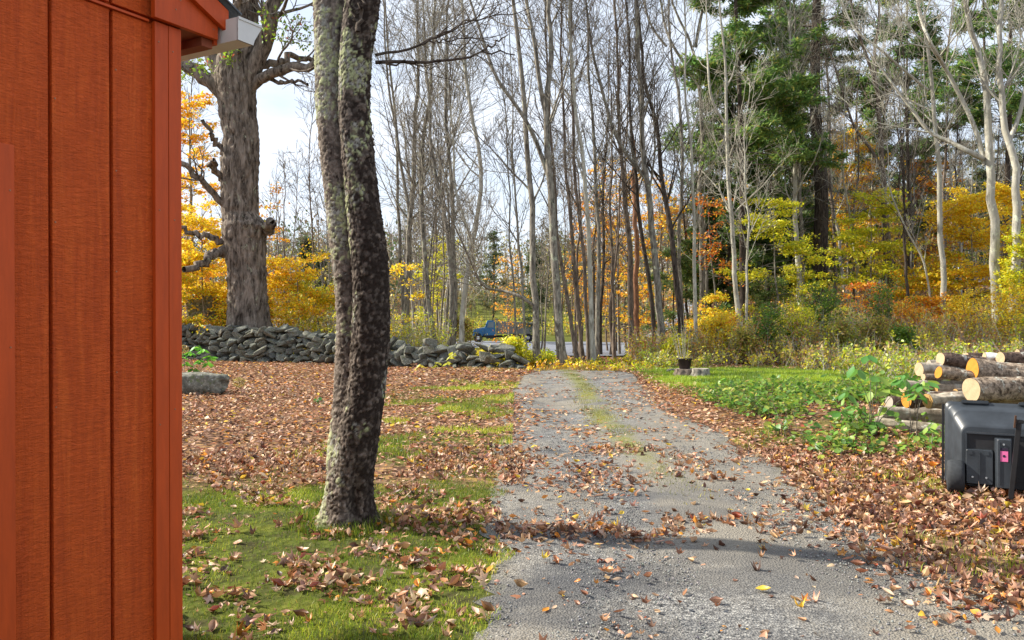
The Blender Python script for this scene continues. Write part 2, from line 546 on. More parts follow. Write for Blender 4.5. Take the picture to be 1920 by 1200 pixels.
# leaf card: folded diamond (4 tris)
LEAF_V = np.array([[0, -.5, 0], [.34, -.05, .10], [0, .55, .0], [-.34, -.05, .10], [0, 0, 0]], float)
LEAF_F = np.array([[0, 1, 4], [1, 2, 4], [2, 3, 4], [3, 0, 4]])
CARD_V = np.array([[0, -.5, 0], [.33, 0, .04], [0, .5, 0], [-.33, 0, .04]], float)
CARD_F = np.array([[0, 1, 2], [0, 2, 3]])

def lobed(n_l=5, curl=.25):
    """a maple-like leaf with a curled blade"""
    pts, N = [], 10
    for k in range(N):
        a = -math.pi / 2 + math.pi * 2 * k / N
        r = .5 if k % 2 else .27
        if k == 0: r = .12
        if k == 5: r = .62
        pts.append((math.cos(a) * r * .95, math.sin(a) * r, 0))
    V = np.array(pts + [(0, .02, 0)])
    V[:, 2] = curl * (V[:, 0] ** 2 * 2.2 + V[:, 1] ** 2 * .9) + .05 * np.sin(V[:, 0] * 9)
    return V, np.array([[k, (k + 1) % N, N] for k in range(N)])

def oval(curl=.3):
    V = np.array([[0, -.5, 0], [.16, -.3, 0], [.26, 0, 0], [.17, .28, 0], [0, .56, 0], [-.17, .28, 0], [-.26, 0, 0], [-.16, -.3, 0], [0, -.1, 0], [0, .2, 0]], float)
    V[:, 2] = curl * (np.abs(V[:, 0]) * 1.0 + V[:, 1] ** 2 * .7)
    Fc = np.array([[0, 1, 8], [1, 2, 8], [2, 9, 8], [2, 3, 9], [3, 4, 9], [4, 5, 9], [5, 6, 9], [6, 8, 9], [6, 7, 8], [7, 0, 8]])
    return V, Fc

def rot_mats(yaw, tx, ty):
    cz, sz = np.cos(yaw), np.sin(yaw)
    cx, sx = np.cos(tx), np.sin(tx)
    cy, sy = np.cos(ty), np.sin(ty)
    n = len(yaw); I = np.zeros((n, 3, 3))
    Rz = I.copy(); Rz[:, 0, 0] = cz; Rz[:, 0, 1] = -sz; Rz[:, 1, 0] = sz; Rz[:, 1, 1] = cz; Rz[:, 2, 2] = 1
    Rx = I.copy(); Rx[:, 0, 0] = 1; Rx[:, 1, 1] = cx; Rx[:, 1, 2] = -sx; Rx[:, 2, 1] = sx; Rx[:, 2, 2] = cx
    Ry = I.copy(); Ry[:, 1, 1] = 1; Ry[:, 0, 0] = cy; Ry[:, 0, 2] = sy; Ry[:, 2, 0] = -sy; Ry[:, 2, 2] = cy
    return Rz @ Rx @ Ry

def scatter(TV, TF, pos, size, tilt=.4, rnd=None):
    n = len(pos)
    Rm = rot_mats(rng.uniform(0, 2 * math.pi, n), rng.normal(0, 1, n) * tilt, rng.normal(0, 1, n) * tilt)
    sc = np.stack([size * rng.uniform(.75, 1.15, n), size, size * rng.uniform(.4, 1.8, n)], 1)
    V = np.einsum('nij,nvj->nvi', Rm, TV[None] * sc[:, None]) + pos[:, None]
    Fc = TF[None] + (np.arange(n) * len(TV))[:, None, None]
    return V.reshape(-1, 3), Fc.reshape(-1, 3)

def palette(cols, w, n, var=.25):
    c = np.array(cols)[rng.choice(len(cols), n, p=np.array(w, float) / sum(w))]
    return np.clip(c * rng.uniform(1 - var, 1 + var, (n, 1)) * rng.uniform(.92, 1.08, (n, 3)), 0, 1)

YEL = ([(.85, .58, .02), (.92, .72, .04), (.80, .44, .015), (.62, .56, .03)], [4, 4, 2, 1])
YGR = ([(.74, .70, .03), (.55, .60, .03), (.82, .70, .04), (.34, .44, .03)], [4, 3, 3, 1])
ORG = ([(.88, .42, .03), (.88, .54, .03), (.74, .27, .03), (.84, .34, .03)], [4, 4, 2, 2])
RED = ([(.68, .14, .02), (.76, .24, .03), (.52, .09, .02)], [3, 3, 2])
GRN = ([(.12, .24, .02), (.17, .30, .03), (.09, .17, .02), (.26, .34, .04)], [4, 3, 3, 1])
OLV = ([(.36, .36, .06), (.50, .42, .06), (.22, .28, .05), (.52, .34, .09), (.40, .20, .08)], [4, 4, 3, 2, 2])
MIXY = ([(.85, .60, .02), (.86, .38, .02), (.70, .62, .03), (.92, .72, .05), (.46, .52, .03)], [4, 3, 3, 3, 2])

def leaves_on(P, n, spread, size, pal, tilt=.5, t0=.2, tv=LEAF_V, tf=LEAF_F, zsq=.5):
    N, K, _ = P.shape
    pi = rng.integers(0, N, n)
    f = rng.uniform(t0, 1, n) * (K - 1); k = np.minimum(f.astype(int), K - 2); fr = (f - k)[:, None]
    p = P[pi, k] * (1 - fr) + P[pi, k + 1] * fr
    sp = rng.normal(0, spread, (n, 3)); sp[:, 2] *= zsq
    V, Fc = scatter(tv, tf, p + sp, size * rng.uniform(.7, 1.3, n), tilt)
    c = palette(*pal, n)
    return V, Fc, np.repeat(c, len(tv), 0)

def trunk_px(pts, d, H, lean=0):
    """photo positions at distance d -> points, carried on up to height H above the base"""
    P = [W(px, py, d) for px, py in pts]
    b = P[0].copy(); zb = T(b[0], d)
    b[2] = zb - .15
    P[0] = b
    P = np.array(P)
    wob = (fbm(P[:, 2] * .3 + d * 7, P[:, 2] * 0 + P[0, 0], 77) - .5) * .8
    P[1:, 1] += (wob[1:] - wob[0])
    if P[-1, 2] < zb + H:
        dr = P[-1] - P[-2]; dr /= np.linalg.norm(dr) + 1e-9
        dr = dr * .5 + np.array([0, 0, .8]); dr /= np.linalg.norm(dr)
        P = np.vstack([P, P[-1] + dr * (zb + H - P[-1, 2]) * .5, P[-1] + dr * (zb + H - P[-1, 2]) + np.array([rng.normal(0, .3), rng.normal(0, .4), 0])])
    return P, zb

def add_tree(name, label, P, rpx, zb, mat, twig, forks=(), n1=20, n2=95, n3=330, t0=.32, L1=.26, ang=38, up=.10, leaves=None,
             group=None, cat='tree', sides=8, K=26, twmin=.0065, seg_mid=5, snag=False):
    """P control points of the trunk, rpx base radius"""
    base = np.array([P[0][0], P[0][1], zb])
    root = empty(name, tuple(base))
    tag(root, label, cat, group)
    H = P[-1][2] - zb
    tr = resample(P, K) - base
    tr[1:-1] += rng.normal(0, rpx * .16, (K - 2, 3)) * np.array([1, 1, 0])
    ph = rng.uniform(0, 6.28, 4); sq = np.linspace(0, 1, K)
    tr[:, 0] += (.05 * np.sin(sq * 13 + ph[0]) + .03 * np.sin(sq * 29 + ph[1])) * sq ** .4
    tr[:, 1] += (.10 * np.sin(sq * 11 + ph[2]) + .04 * np.sin(sq * 27 + ph[3])) * sq ** .4
    s = np.linspace(0, 1, K)
    rad = rpx * (1 - .86 * s ** 1.1) if not snag else rpx * (1 - .35 * s)
    rad[0] *= 1.45; rad[1] *= 1.12
    parts = [tubes(tr[None], rad[None], sides)]
    mains_P, mains_R, fork_m = [tr], [rad], []
    for (fp, fr) in forks:
        q = resample(np.array(fp), K) - base
        rr_ = fr * (1 - .8 * s)
        fork_m.append(tubes(q[None], rr_[None], max(5, sides - 2)))
        mains_P.append(q); mains_R.append(rr_)
    link('trunk', mesh('trunk', *merge(parts), mat, smooth=True), root)
    for fm in fork_m: link('limb', mesh('limb', *fm, mat, smooth=True), root)
    if snag: return root
    MP, MR = np.array(mains_P), np.array(mains_R)
    P1, R1 = grow(MP, MR, n1, t0, .97, ang, L1 * H, 9, up, .10, .42, .011, .25)
    P2, R2 = grow(P1, R1, n2, .15, .95, 40, .115 * H, 6, .06, .13, .55, .0085, .4)
    P3, R3 = grow(np.concatenate([P2]), R2, n3, .1, .98, 38, .05 * H, 4, .05, .14, .6, twmin, .5)
    # twigs straight off the trunk's upper half
    P4, R4 = grow(MP, MR, n2 // 3, t0 * .7, .98, 50, .07 * H, 5, .08, .14, .2, twmin, .4, lfall=.2, rmax=.012)
    link('branches', mesh('branches', *merge([tubes(P1, R1, 4), tubes(P2, R2, 3)]), mat if not snag else twig, smooth=True), root)
    link('twigs', mesh('twigs', *merge([tubes(P3, R3, 3), tubes(P4, R4, 3)]), twig), root)
    if leaves:
        n, size, pal = leaves
        V, Fc, c = leaves_on(P3, n, .05, size, pal, .5)
        link('foliage', mesh('foliage', V, Fc, M['leaf'], c), root)
    return root

def leafy(name, label, P, r0, zb, mat, n1, n2, L1, nl, size, pal, t0=.15, flat=.75, ang=70, up=.0, group=None, cat='tree', spread=.09, lfall=.65):
    """understory tree: level sprays of leaves"""
    base = np.array([P[0][0], P[0][1], zb])
    root = empty(name, tuple(base)); tag(root, label, cat, group)
    K = 16; tr = resample(P, K) - base
    rad = r0 * np.linspace(1, .2, K)
    P1, R1 = grow(tr[None], rad[None], n1, t0, 1, ang, L1, 7, up, .11, .4, .006, .3, flat=flat * .9, lfall=lfall)
    P2, R2 = grow(P1, R1, n2, .15, 1, 45, L1 * .35, 4, up, .1, .5, .004, .4, flat=flat)
    link('trunk', mesh('trunk', *tubes(tr[None], rad[None], 6), mat, smooth=True), root)
    link('branches', mesh('branches', *merge([tubes(P1, R1, 3), tubes(P2, R2, 3)]), M['twig']), root)
    V, Fc, c = leaves_on(P2, nl, spread * 1.4, size * .84, pal, .6, .05, zsq=.42)
    link('foliage', mesh('foliage', V, Fc, M['leaf'], c), root)
    return root

# ------------------------------------------------------------------ the shed
def siding_mat():
    m, n, l, b = new_mat('rust_red_stain')
    v = coords(n, l, (22, 22, 1.4))
    t = noise_n(n, l, 1.6, 5, .6, v, .8)
    v2 = coords(n, l, (14, 14, 52))
    t2 = noise_n(n, l, 1.7, 5, .7, v2, 2.0)
    r = ramp(n, [(.25, (.48, .060, .004)), (.5, (.63, .092, .007)), (.8, (.78, .15, .018))])
    mixf = n.new('ShaderNodeMath'); mixf.operation = 'MULTIPLY_ADD'
    l.new(t2.outputs['Fac'], mixf.inputs[0]); mixf.inputs[1].default_value = .08
    hf = n.new('ShaderNodeMath'); hf.operation = 'MULTIPLY'; l.new(t.outputs['Fac'], hf.inputs[0]); hf.inputs[1].default_value = .85
    l.new(hf.outputs[0], mixf.inputs[2])
    l.new(mixf.outputs[0], r.inputs['Fac'])
    l.new(r.outputs['Color'], b.inputs['Base Color'])
    b.inputs['Roughness'].default_value = .62
    b.inputs['Specular IOR Level'].default_value = .35
    q = bump(n, l, b, t2.outputs['Fac'], .9, .011)
    t3 = noise_n(n, l, 60, 3, .6, coords(n, l, (1, 1, 2.5)))
    q = bump(n, l, b, t3.outputs['Fac'], .35, .004, q)
    bump(n, l, b, t.outputs['Fac'], .5, .010, q)
    return m
M['siding'] = siding_mat()
M['trim'] = simple('red_trim_stain', (.50, .066, .006), .55, 5, .18, .35, .004, vscale=(6, 6, .8), spec=.35)
M['nail'] = simple('nail_steel', (.34, .17, .10), .4, 50, .2, 0, metallic=.6)
M['gutter'] = simple('white_gutter', (.62, .62, .60), .35, 7, .10, .05, .002, spec=.5)
M['soffit'] = simple('soffit_wood', (.30, .09, .05), .8, 5, .3, .2)
M['metal_roof'] = simple('dark_roofing', (.10, .11, .12), .4, 8, .2, .1, metallic=.5)

D = 3.0
Corner = Vector((-.418 * D, D, 0))
eS = Vector((-.485, -.875, 0)).normalized()      # along the gable wall, towards the viewer
eN = Vector((.875, -.485, 0)).normalized()       # out of the gable wall
def L2W(s, n, z): return Corner + eS * s + eN * n + Vector((0, 0, z))
shed = empty('shed', tuple(Corner))
tag(shed, 'rust red wooden shed with grooved siding and white gutter', 'shed')

def prism(poly, n0, n1, name, mat, bev=0):
    """polygon of (s,z) on the gable plane, extruded from n0 to n1 along the wall's normal"""
    bm = bmesh.new()
    a = [bm.verts.new(L2W(s, n0, z) - Corner) for s, z in poly]
    b = [bm.verts.new(L2W(s, n1, z) - Corner) for s, z in poly]
    k = len(poly)
    bm.faces.new(a); bm.faces.new(b[::-1])
    for j in range(k): bm.faces.new((a[j], a[(j + 1) % k], b[(j + 1) % k], b[j]))
    bmesh.ops.recalc_face_normals(bm, faces=bm.faces)
    if bev: bmesh.ops.bevel(bm, geom=bm.edges[:], offset=bev, segments=2, affect='EDGES', profile=.6)
    me = bpy.data.meshes.new(name); bm.to_mesh(me); bm.free()
    me.materials.append(mat)
    return link(name, me, shed)
def rect(s0, s1, z0, z1): return [(s0, z0), (s1, z0), (s1, z1), (s0, z1)]
ZF, SL = 2.665, .46
SR = 1.6
def zroof(s): return 2.80 + SL * ((s + .152) if s < SR else (2 * SR - s + .152))
# siding boards with recessed grooves, on a backing
prism([(-.0, -.05), (3.2, -.05), (3.2, zroof(3.2) - .1), (SR, zroof(SR) - .1), (0, zroof(0) - .1)], -.12, -.022, 'backing', M['siding'])
gs = [.030] + [.267 + .2133 * k for k in range(14)]
for k in range(14):
    a, b = gs[k] + .0065, gs[k + 1] - .0065
    prism(rect(a, b, .12, ZF - .012), -.021, 0, 'siding_board', M['siding'], .003)
    a2, b2 = max(a, .0), b
    top = [(a2, ZF + .012), (b2, ZF + .012), (b2, zroof(b2) - .06), (a2, zroof(a2) - .06)]
    if a2 < SR < b2: top.insert(3, (SR, zroof(SR) - .06))
    prism(top, -.015, 0, 'siding_board', M['siding'], .003)
prism(rect(.125, 3.2, ZF - .010, ZF - .002), -.014, .010, 'flashing', M['trim'])
prism(rect(-.002, .052, .10, ZF - .004), .0015, .022, 'corner_board', M['trim'], .002)
prism(rect(.0535, .109, .10, ZF - .004), .0015, .0205, 'corner_board', M['trim'], .002)
# return board under the eave, rake board, casing
prism([(-.152, ZF), (.128, ZF), (.128, zroof(.128) - .03), (-.152, zroof(-.152) - .03)], .0235, .046, 'return_board', M['trim'], .002)
for q in (-1, 1):
    def ms(s): return s if q > 0 else 2 * SR - s
    prism([(ms(-.185), zroof(-.185) - .085), (ms(SR), zroof(SR) - .085), (ms(SR), zroof(SR) + .0), (ms(-.185), zroof(-.185))], .048, .068, 'rake_board', M['trim'], .002)
# door casing at the left edge of the picture
prism(rect(.606, .72, .06, 2.12), .0015, .024, 'casing', M['trim'], .003)
prism(rect(.721, 1.6, 2.02, 2.12), .0015, .024, 'casing', M['trim'], .003)
prism(rect(1.601, 1.71, .06, 2.12), .0015, .024, 'casing', M['trim'], .003)
prism(rect(.724, 1.597, .08, 2.017), .0015, .016, 'door_panel', M['siding'], .003)
# the eave side wall, running back from the corner
def prism_sz(poly, s0, s1, name, mat):
    """polygon of (n,z) extruded along the gable direction"""
    bm = bmesh.new()
    a = [bm.verts.new(L2W(s0, n, z) - Corner) for n, z in poly]
    b = [bm.verts.new(L2W(s1, n, z) - Corner) for n, z in poly]
    k = len(poly); bm.faces.new(a); bm.faces.new(b[::-1])
    for j in range(k): bm.faces.new((a[j], a[(j + 1) % k], b[(j + 1) % k], b[j]))
    bmesh.ops.recalc_face_normals(bm, faces=bm.faces)
    me = bpy.data.meshes.new(name); bm.to_mesh(me); bm.free(); me.materials.append(mat)
    return link(name, me, shed)
prism(rect(-.004, .10, -.05, ZF + .03), -3.6, -.125, 'side_wall', M['siding'])
prism(rect(-.148, -.006, ZF + .004, ZF + .02), -3.7, .020, 'soffit', M['soffit'])
prism(rect(-.168, -.150, ZF - .012, ZF + .115), -3.7, .0225, 'fascia_board', M['trim'])
prism(rect(-.10, -.150, ZF - .03, ZF + .002), -.25, .015, 'bracket', M['soffit'])
# roof sheets of ribbed metal
for q in (-1, 1):
    vs, fs = [], []
    ns = np.arange(-3.8, .098, .0125)
    for sN, off in ((-.235, 0), (SR, 0)):
        for j, nn in enumerate(ns):
            s_ = sN if q > 0 else 2 * SR - sN
            h = .012 * (1 if (j // 2) % 2 else 0)
            zz = zroof(sN) + .012 + h
            vs.append(L2W(s_, nn, zz) - Corner)
    m_ = len(ns)
    for j in range(m_ - 1): fs.append((j, j + 1, m_ + j + 1, m_ + j))
    me = bpy.data.meshes.new('roof_sheet'); me.from_pydata([tuple(v) for v in vs], [], fs); me.materials.append(M['metal_roof'])
    o = link('roof_sheet', me, shed)
    sm = o.modifiers.new('solid', 'SOLIDIFY'); sm.thickness = .006; sm.offset = 1
# K-style gutter
gp = [(0, .088), (0, 0), (.077, 0), (.083, .02), (.105, .055), (.115, .070), (.115, .088), (.108, .088), (.108, .072), (.098, .056), (.078, .024), (.072, .006), (.006, .006), (.006, .088)]
gz = 2.658
bm = bmesh.new()
for nn0, nn1, prof in ((-3.7, .133, gp),):
    a = [bm.verts.new(L2W(-.170 - u, nn0, gz + z) - Corner) for u, z in prof]
    b = [bm.verts.new(L2W(-.170 - u, nn1, gz + z) - Corner) for u, z in prof]
    k = len(prof)
    for j in range(k): bm.faces.new((a[j], a[(j + 1) % k], b[(j + 1) % k], b[j]))
    bm.faces.new(b); bm.faces.new(a[::-1])
bmesh.ops.recalc_face_normals(bm, faces=bm.faces)
me = bpy.data.meshes.new('gutter'); bm.to_mesh(me); bm.free(); me.materials.append(M['gutter'])
gut = link('gutter', me, shed)
cp = [(0, .088), (0, 0), (.077, 0), (.083, .02), (.105, .055), (.115, .070), (.115, .088)]
def gut_piece(prof, n0, n1, name):
    bm = bmesh.new()
    a = [bm.verts.new(L2W(-.170 - u, n0, gz + z) - Corner) for u, z in prof]
    b = [bm.verts.new(L2W(-.170 - u, n1, gz + z) - Corner) for u, z in prof]
    k = len(prof)
    for j in range(k): bm.faces.new((a[j], a[(j + 1) % k], b[(j + 1) % k], b[j]))
    bm.faces.new(b); bm.faces.new(a[::-1])
    bmesh.ops.recalc_face_normals(bm, faces=bm.faces)
    me = bpy.data.meshes.new(name); bm.to_mesh(me); bm.free(); me.materials.append(M['gutter'])
    return link(name, me, gut)
cp2 = [(u * 1.02 - .001, z) for u, z in cp]
gut_piece(cp, .128, .1355, 'end_cap')
gut_piece([(.0, .080), (.0, .090), (.118, .090), (.118, .080)], .1355, .139, 'end_rim')
nm = bpy.data.meshes.new('nail'); bm = bmesh.new()
bmesh.ops.create_cone(bm, segments=8, radius1=.0032, radius2=.0026, depth=.002, cap_ends=True); bm.to_mesh(nm); bm.free(); nm.materials.append(M['nail'])
nrot = eN.to_track_quat('Z', 'Y').to_euler()
for s_, z_, n_ in [(.094, 2.59, .0215), (.035, 2.57, .023), (.092, 1.98, .0215), (.030, 1.95, .023), (.092, 1.2, .0215), (.030, 1.25, .023), (.04, 2.72, .047), (-.13, 2.70, .047), (.02, 2.76, .047),
                   (.25, 2.45, .001), (.25, 2.1, .001), (.25, 1.75, .001), (.25, 1.4, .001), (.465, 2.3, .001), (.465, 1.9, .001), (.465, 1.3, .001), (.62, 1.98, .025), (.62, 1.5, .025)]:
    p = L2W(s_, n_, z_) - Corner
    link('nail', nm, shed, tuple(p), tuple(nrot))

# ------------------------------------------------------------------ the near double-stemmed tree
def near_tree():
    d = 6.15
    sy = [1010, 985, 950, 900, 850, 800, 750, 700, 600, 500, 400, 300, 200, 100, 0, -150, -400, -800, -1300]
    lc = [650, 649, 648, 650, 648, 652, 655, 655, 655, 647, 636, 626, 618, 617, 618, 622, 628, 600, 560]
    lw = [60, 50, 44, 40, 38, 36, 34, 30, 26, 27, 28, 29, 28, 29, 33, 30, 25, 18, 9]
    rc = [652, 655, 655, 660, 668, 676, 686, 694, 698, 697, 684, 674, 667, 671, 683, 700, 740, 790, 850]
    rw = [62, 50, 44, 41, 40, 40, 37, 35, 36, 35, 32, 31, 30, 31, 35, 32, 26, 18, 9]
    zs = np.array([EYE + (HY - y) / F * d for y in sy])
    bx = (650 - CX) / F * d
    bz = T(bx, d)
    # resolution
    zz = np.concatenate([np.arange(zs[0], 4.3, .0095), np.arange(4.3, 9.0, .05)])
    o = np.argsort(zs)
    ip = lambda a: np.interp(zz, zs[o], np.array(a, float)[o])
    def sm(a):
        k = np.ones(21) / 21
        ap = np.pad(a, 10, mode='edge'); return np.convolve(ap, k, 'valid')
    LC, LW_, RC, RW = [sm(ip(a)) / F * d for a in (lc, lw, rc, rw)]
    LC -= CX / F * d; RC -= CX / F * d
    split = 4.5
    S = 150
    th = np.arange(S) / S * 2 * math.pi
    def surf(mask, mode):
        z = zz[mask]; n = len(z)
        if mode == 'both':
            mx = (LC + RC)[mask] / 2; cs = [(LC[mask], LW_[mask], .05), (RC[mask], RW[mask], -.05)]
        elif mode == 'L': mx = LC[mask]; cs = [(LC[mask], LW_[mask], .05)]
        else: mx = RC[mask]; cs = [(RC[mask], RW[mask], -.05)]
        ct, st = np.cos(th)[None], np.sin(th)[None]
        rs = []
        for c, w, yo in cs:
            ox = (c - mx)[:, None]; oy = yo
            bq = ox * ct + oy * st
            cq = ox ** 2 + oy ** 2 - (w[:, None]) ** 2
            disc = bq * bq - cq
            ok = disc > 0
            r = np.where(ok, bq + np.sqrt(np.maximum(disc, 0)), 0.02)
            rs.append(np.maximum(r, .02))
        r = rs[0] if len(rs) == 1 else np.maximum(rs[0], rs[1]) + .003 * np.exp(-((rs[0] - rs[1]) / .02) ** 2)
        # root flare and base hollow
        fl = np.exp(-np.maximum(z - bz, 0) / .16)[:, None]
        r = r * (1 + fl * (.13 + .17 * np.cos(th * 5 + 1.0)[None] + .12 * np.cos(th * 3 + .4)[None]))
        hol = np.exp(-((th[None] - 5.15) / .22) ** 2) * np.exp(-((z[:, None] - bz - .22) / .17) ** 2)
        r = r - .06 * hol
        Zg = np.repeat(z[:, None], S, 1)
        Xa = r * ct; Ya = r * st
        disp = np.zeros((n, S)); colr = np.zeros((n, S, 3))
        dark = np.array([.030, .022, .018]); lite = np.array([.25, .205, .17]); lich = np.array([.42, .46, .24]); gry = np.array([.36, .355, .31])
        for a in range(n):
            za = z[a]
            for k in range(S):
                p = Vector((Xa[a, k], Ya[a, k], za * .72))
                q = Vector((p.x * 44, p.y * 44, p.z * 40)) + mnoise.noise_vector(p * 17) * 1.0
                dd, pt = mnoise.voronoi(q)
                e = dd[1] - dd[0]
                h1 = mnoise.noise(pt[0] * 3.7); h2 = mnoise.noise(pt[0] * 5.1 + Vector((9, 2, 5)))
                pl = min(1.0, max(0, e - .03) / .13)
                lift = (pt[0].z - q.z) * .007 + (pt[0].x - q.x) * h2 * .008
                disp[a, k] = .0075 * pl + pl * (.010 * h1 + lift * 1.3) + .007 * mnoise.noise(p * 75) + .012 * mnoise.noise(Vector((p.x * 7, p.y * 7, p.z * 2.5)))
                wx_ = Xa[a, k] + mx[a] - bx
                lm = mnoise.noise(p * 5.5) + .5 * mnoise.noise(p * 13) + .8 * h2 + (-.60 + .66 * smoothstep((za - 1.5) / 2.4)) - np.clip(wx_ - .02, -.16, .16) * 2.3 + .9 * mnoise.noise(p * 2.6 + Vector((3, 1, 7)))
                cbase = dark + (lite - dark) * min(1, max(0, .36 - 1.9 * min(.2, max(-.12, wx_ - .02)) + .8 * h1 + .45 * mnoise.noise(p * 26)))  # bark darkens towards the right: that stem's browner tone plus painted shade
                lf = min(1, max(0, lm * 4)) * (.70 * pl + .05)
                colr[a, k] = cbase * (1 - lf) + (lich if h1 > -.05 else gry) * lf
        r = r + disp - .010
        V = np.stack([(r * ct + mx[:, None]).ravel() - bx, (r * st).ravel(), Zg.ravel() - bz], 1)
        i = (np.arange(n - 1)[:, None] * S + np.arange(S)[None]).ravel()
        j = (np.arange(n - 1)[:, None] * S + (np.arange(S)[None] + 1) % S).ravel()
        return V, np.stack([i, j, j + S, i + S], 1), colr.reshape(-1, 3)
    m1 = zz <= split
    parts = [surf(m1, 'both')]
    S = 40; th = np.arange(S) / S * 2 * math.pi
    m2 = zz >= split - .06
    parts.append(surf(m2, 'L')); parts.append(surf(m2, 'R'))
    # bark
    m, n, l, b = new_mat('scaly_bark')
    v = coords(n, l, (1, 1, .6))
    t = noise_n(n, l, 60, 6, .75, v, .3)
    at = n.new('ShaderNodeAttribute'); at.attribute_name = 'Col'
    rr_ = ramp(n, [(.3, (.55, .55, .55)), (.7, (1.4, 1.4, 1.4))]); l.new(t.outputs['Fac'], rr_.inputs['Fac'])
    mm = n.new('ShaderNodeMix'); mm.data_type = 'RGBA'; mm.blend_type = 'MULTIPLY'; mm.inputs[0].default_value = 1
    l.new(at.outputs['Color'], mm.inputs[6]); l.new(rr_.outputs['Color'], mm.inputs[7])
    l.new(mm.outputs[2], b.inputs['Base Color'])
    b.inputs['Roughness'].default_value = .92
    b.inputs['Specular IOR Level'].default_value = .12
    bump(n, l, b, t.outputs['Fac'], .9, .006)
    root = empty('twin_trunk_tree', (bx, d, bz))
    tag(root, 'tall lichen covered tree with two fused trunks standing on the lawn', 'tree')
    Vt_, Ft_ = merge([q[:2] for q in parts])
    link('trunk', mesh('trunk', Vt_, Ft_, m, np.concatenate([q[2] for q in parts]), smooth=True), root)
    base = np.array([bx, d, bz])
    # the long limbs reaching right in the photograph, and a crown above it
    limbs = [([(705, 118), (770, 114), (840, 117), (880, 108), (920, 92), (955, 97), (965, 104)], .015, d),
             ([(705, 104), (760, 92), (800, 84), (850, 58), (900, 30), (925, -10)], .012, d),
             ([(820, 68), (870, 42), (930, 30), (1000, 24)], .008, d),
             ([(715, 118), (760, 120), (800, 126), (822, 128)], .009, d),
             ([(790, 84), (840, 78), (876, 74)], .008, d),
             ([(905, 96), (930, 84), (949, 70), (950, 48)], .009, d),
             ([(672, 60), (668, 25), (655, -10)], .020, d - .20),
             ([(672, 60), (680, 20), (683, -20)], .018, d - .21)]
    ps = []
    LP, LR = [], []
    for q, r0, dd in limbs:
        P = resample([W(a, c_, dd + .12 * k * (1 if dd == d else 0)) for k, (a, c_) in enumerate(q)], 14) - base
        R = r0 * np.linspace(1, .35, 14)
        P[2:-1] += rng.normal(0, .012, (11, 3))
        LP.append(P); LR.append(R)
    LP, LR = np.array(LP), np.array(LR)
    up = []
    for k in range(9):
        sgn = -1 if k % 2 else 1
        z0 = 4.6 + k * .45
        x0 = np.interp(z0 - 0, zz, LC if sgn < 0 else RC) - bx
        a = rng.uniform(0, 6.28)
        q = [np.array([x0, 0, z0 - bz])]
        dr = np.array([math.cos(a), math.sin(a), .6])
        for _ in range(6): q.append(q[-1] + dr * .45); dr = dr + rng.normal(0, .15, 3); dr[2] += .1
        up.append(resample(q, 14))
    UP = np.array(up); UR = np.repeat((.045 * np.linspace(1, .3, 14))[None], 9, 0)
    T1, Q1 = grow(np.concatenate([LP[:5], UP]), np.concatenate([LR[:5], UR]), 90, .3, 1, 38, .8, 7, .03, .14, .5, .0035, .4)
    T2, Q2 = grow(T1, Q1, 260, .2, 1, 40, .30, 5, .02, .16, .6, .0022, .5)
    for P_, R_ in list(zip(LP, LR)) + list(zip(UP, UR)): link('limb', mesh('limb', *tubes(P_[None], R_[None], 7), M['bark_dark'], smooth=True), root)
    link('branches', mesh('branches', *tubes(T1, Q1, 4), M['bark_dark'], smooth=True), root)
    link('twigs', mesh('twigs', *tubes(T2, Q2, 3), M['twig']), root)
near_tree()

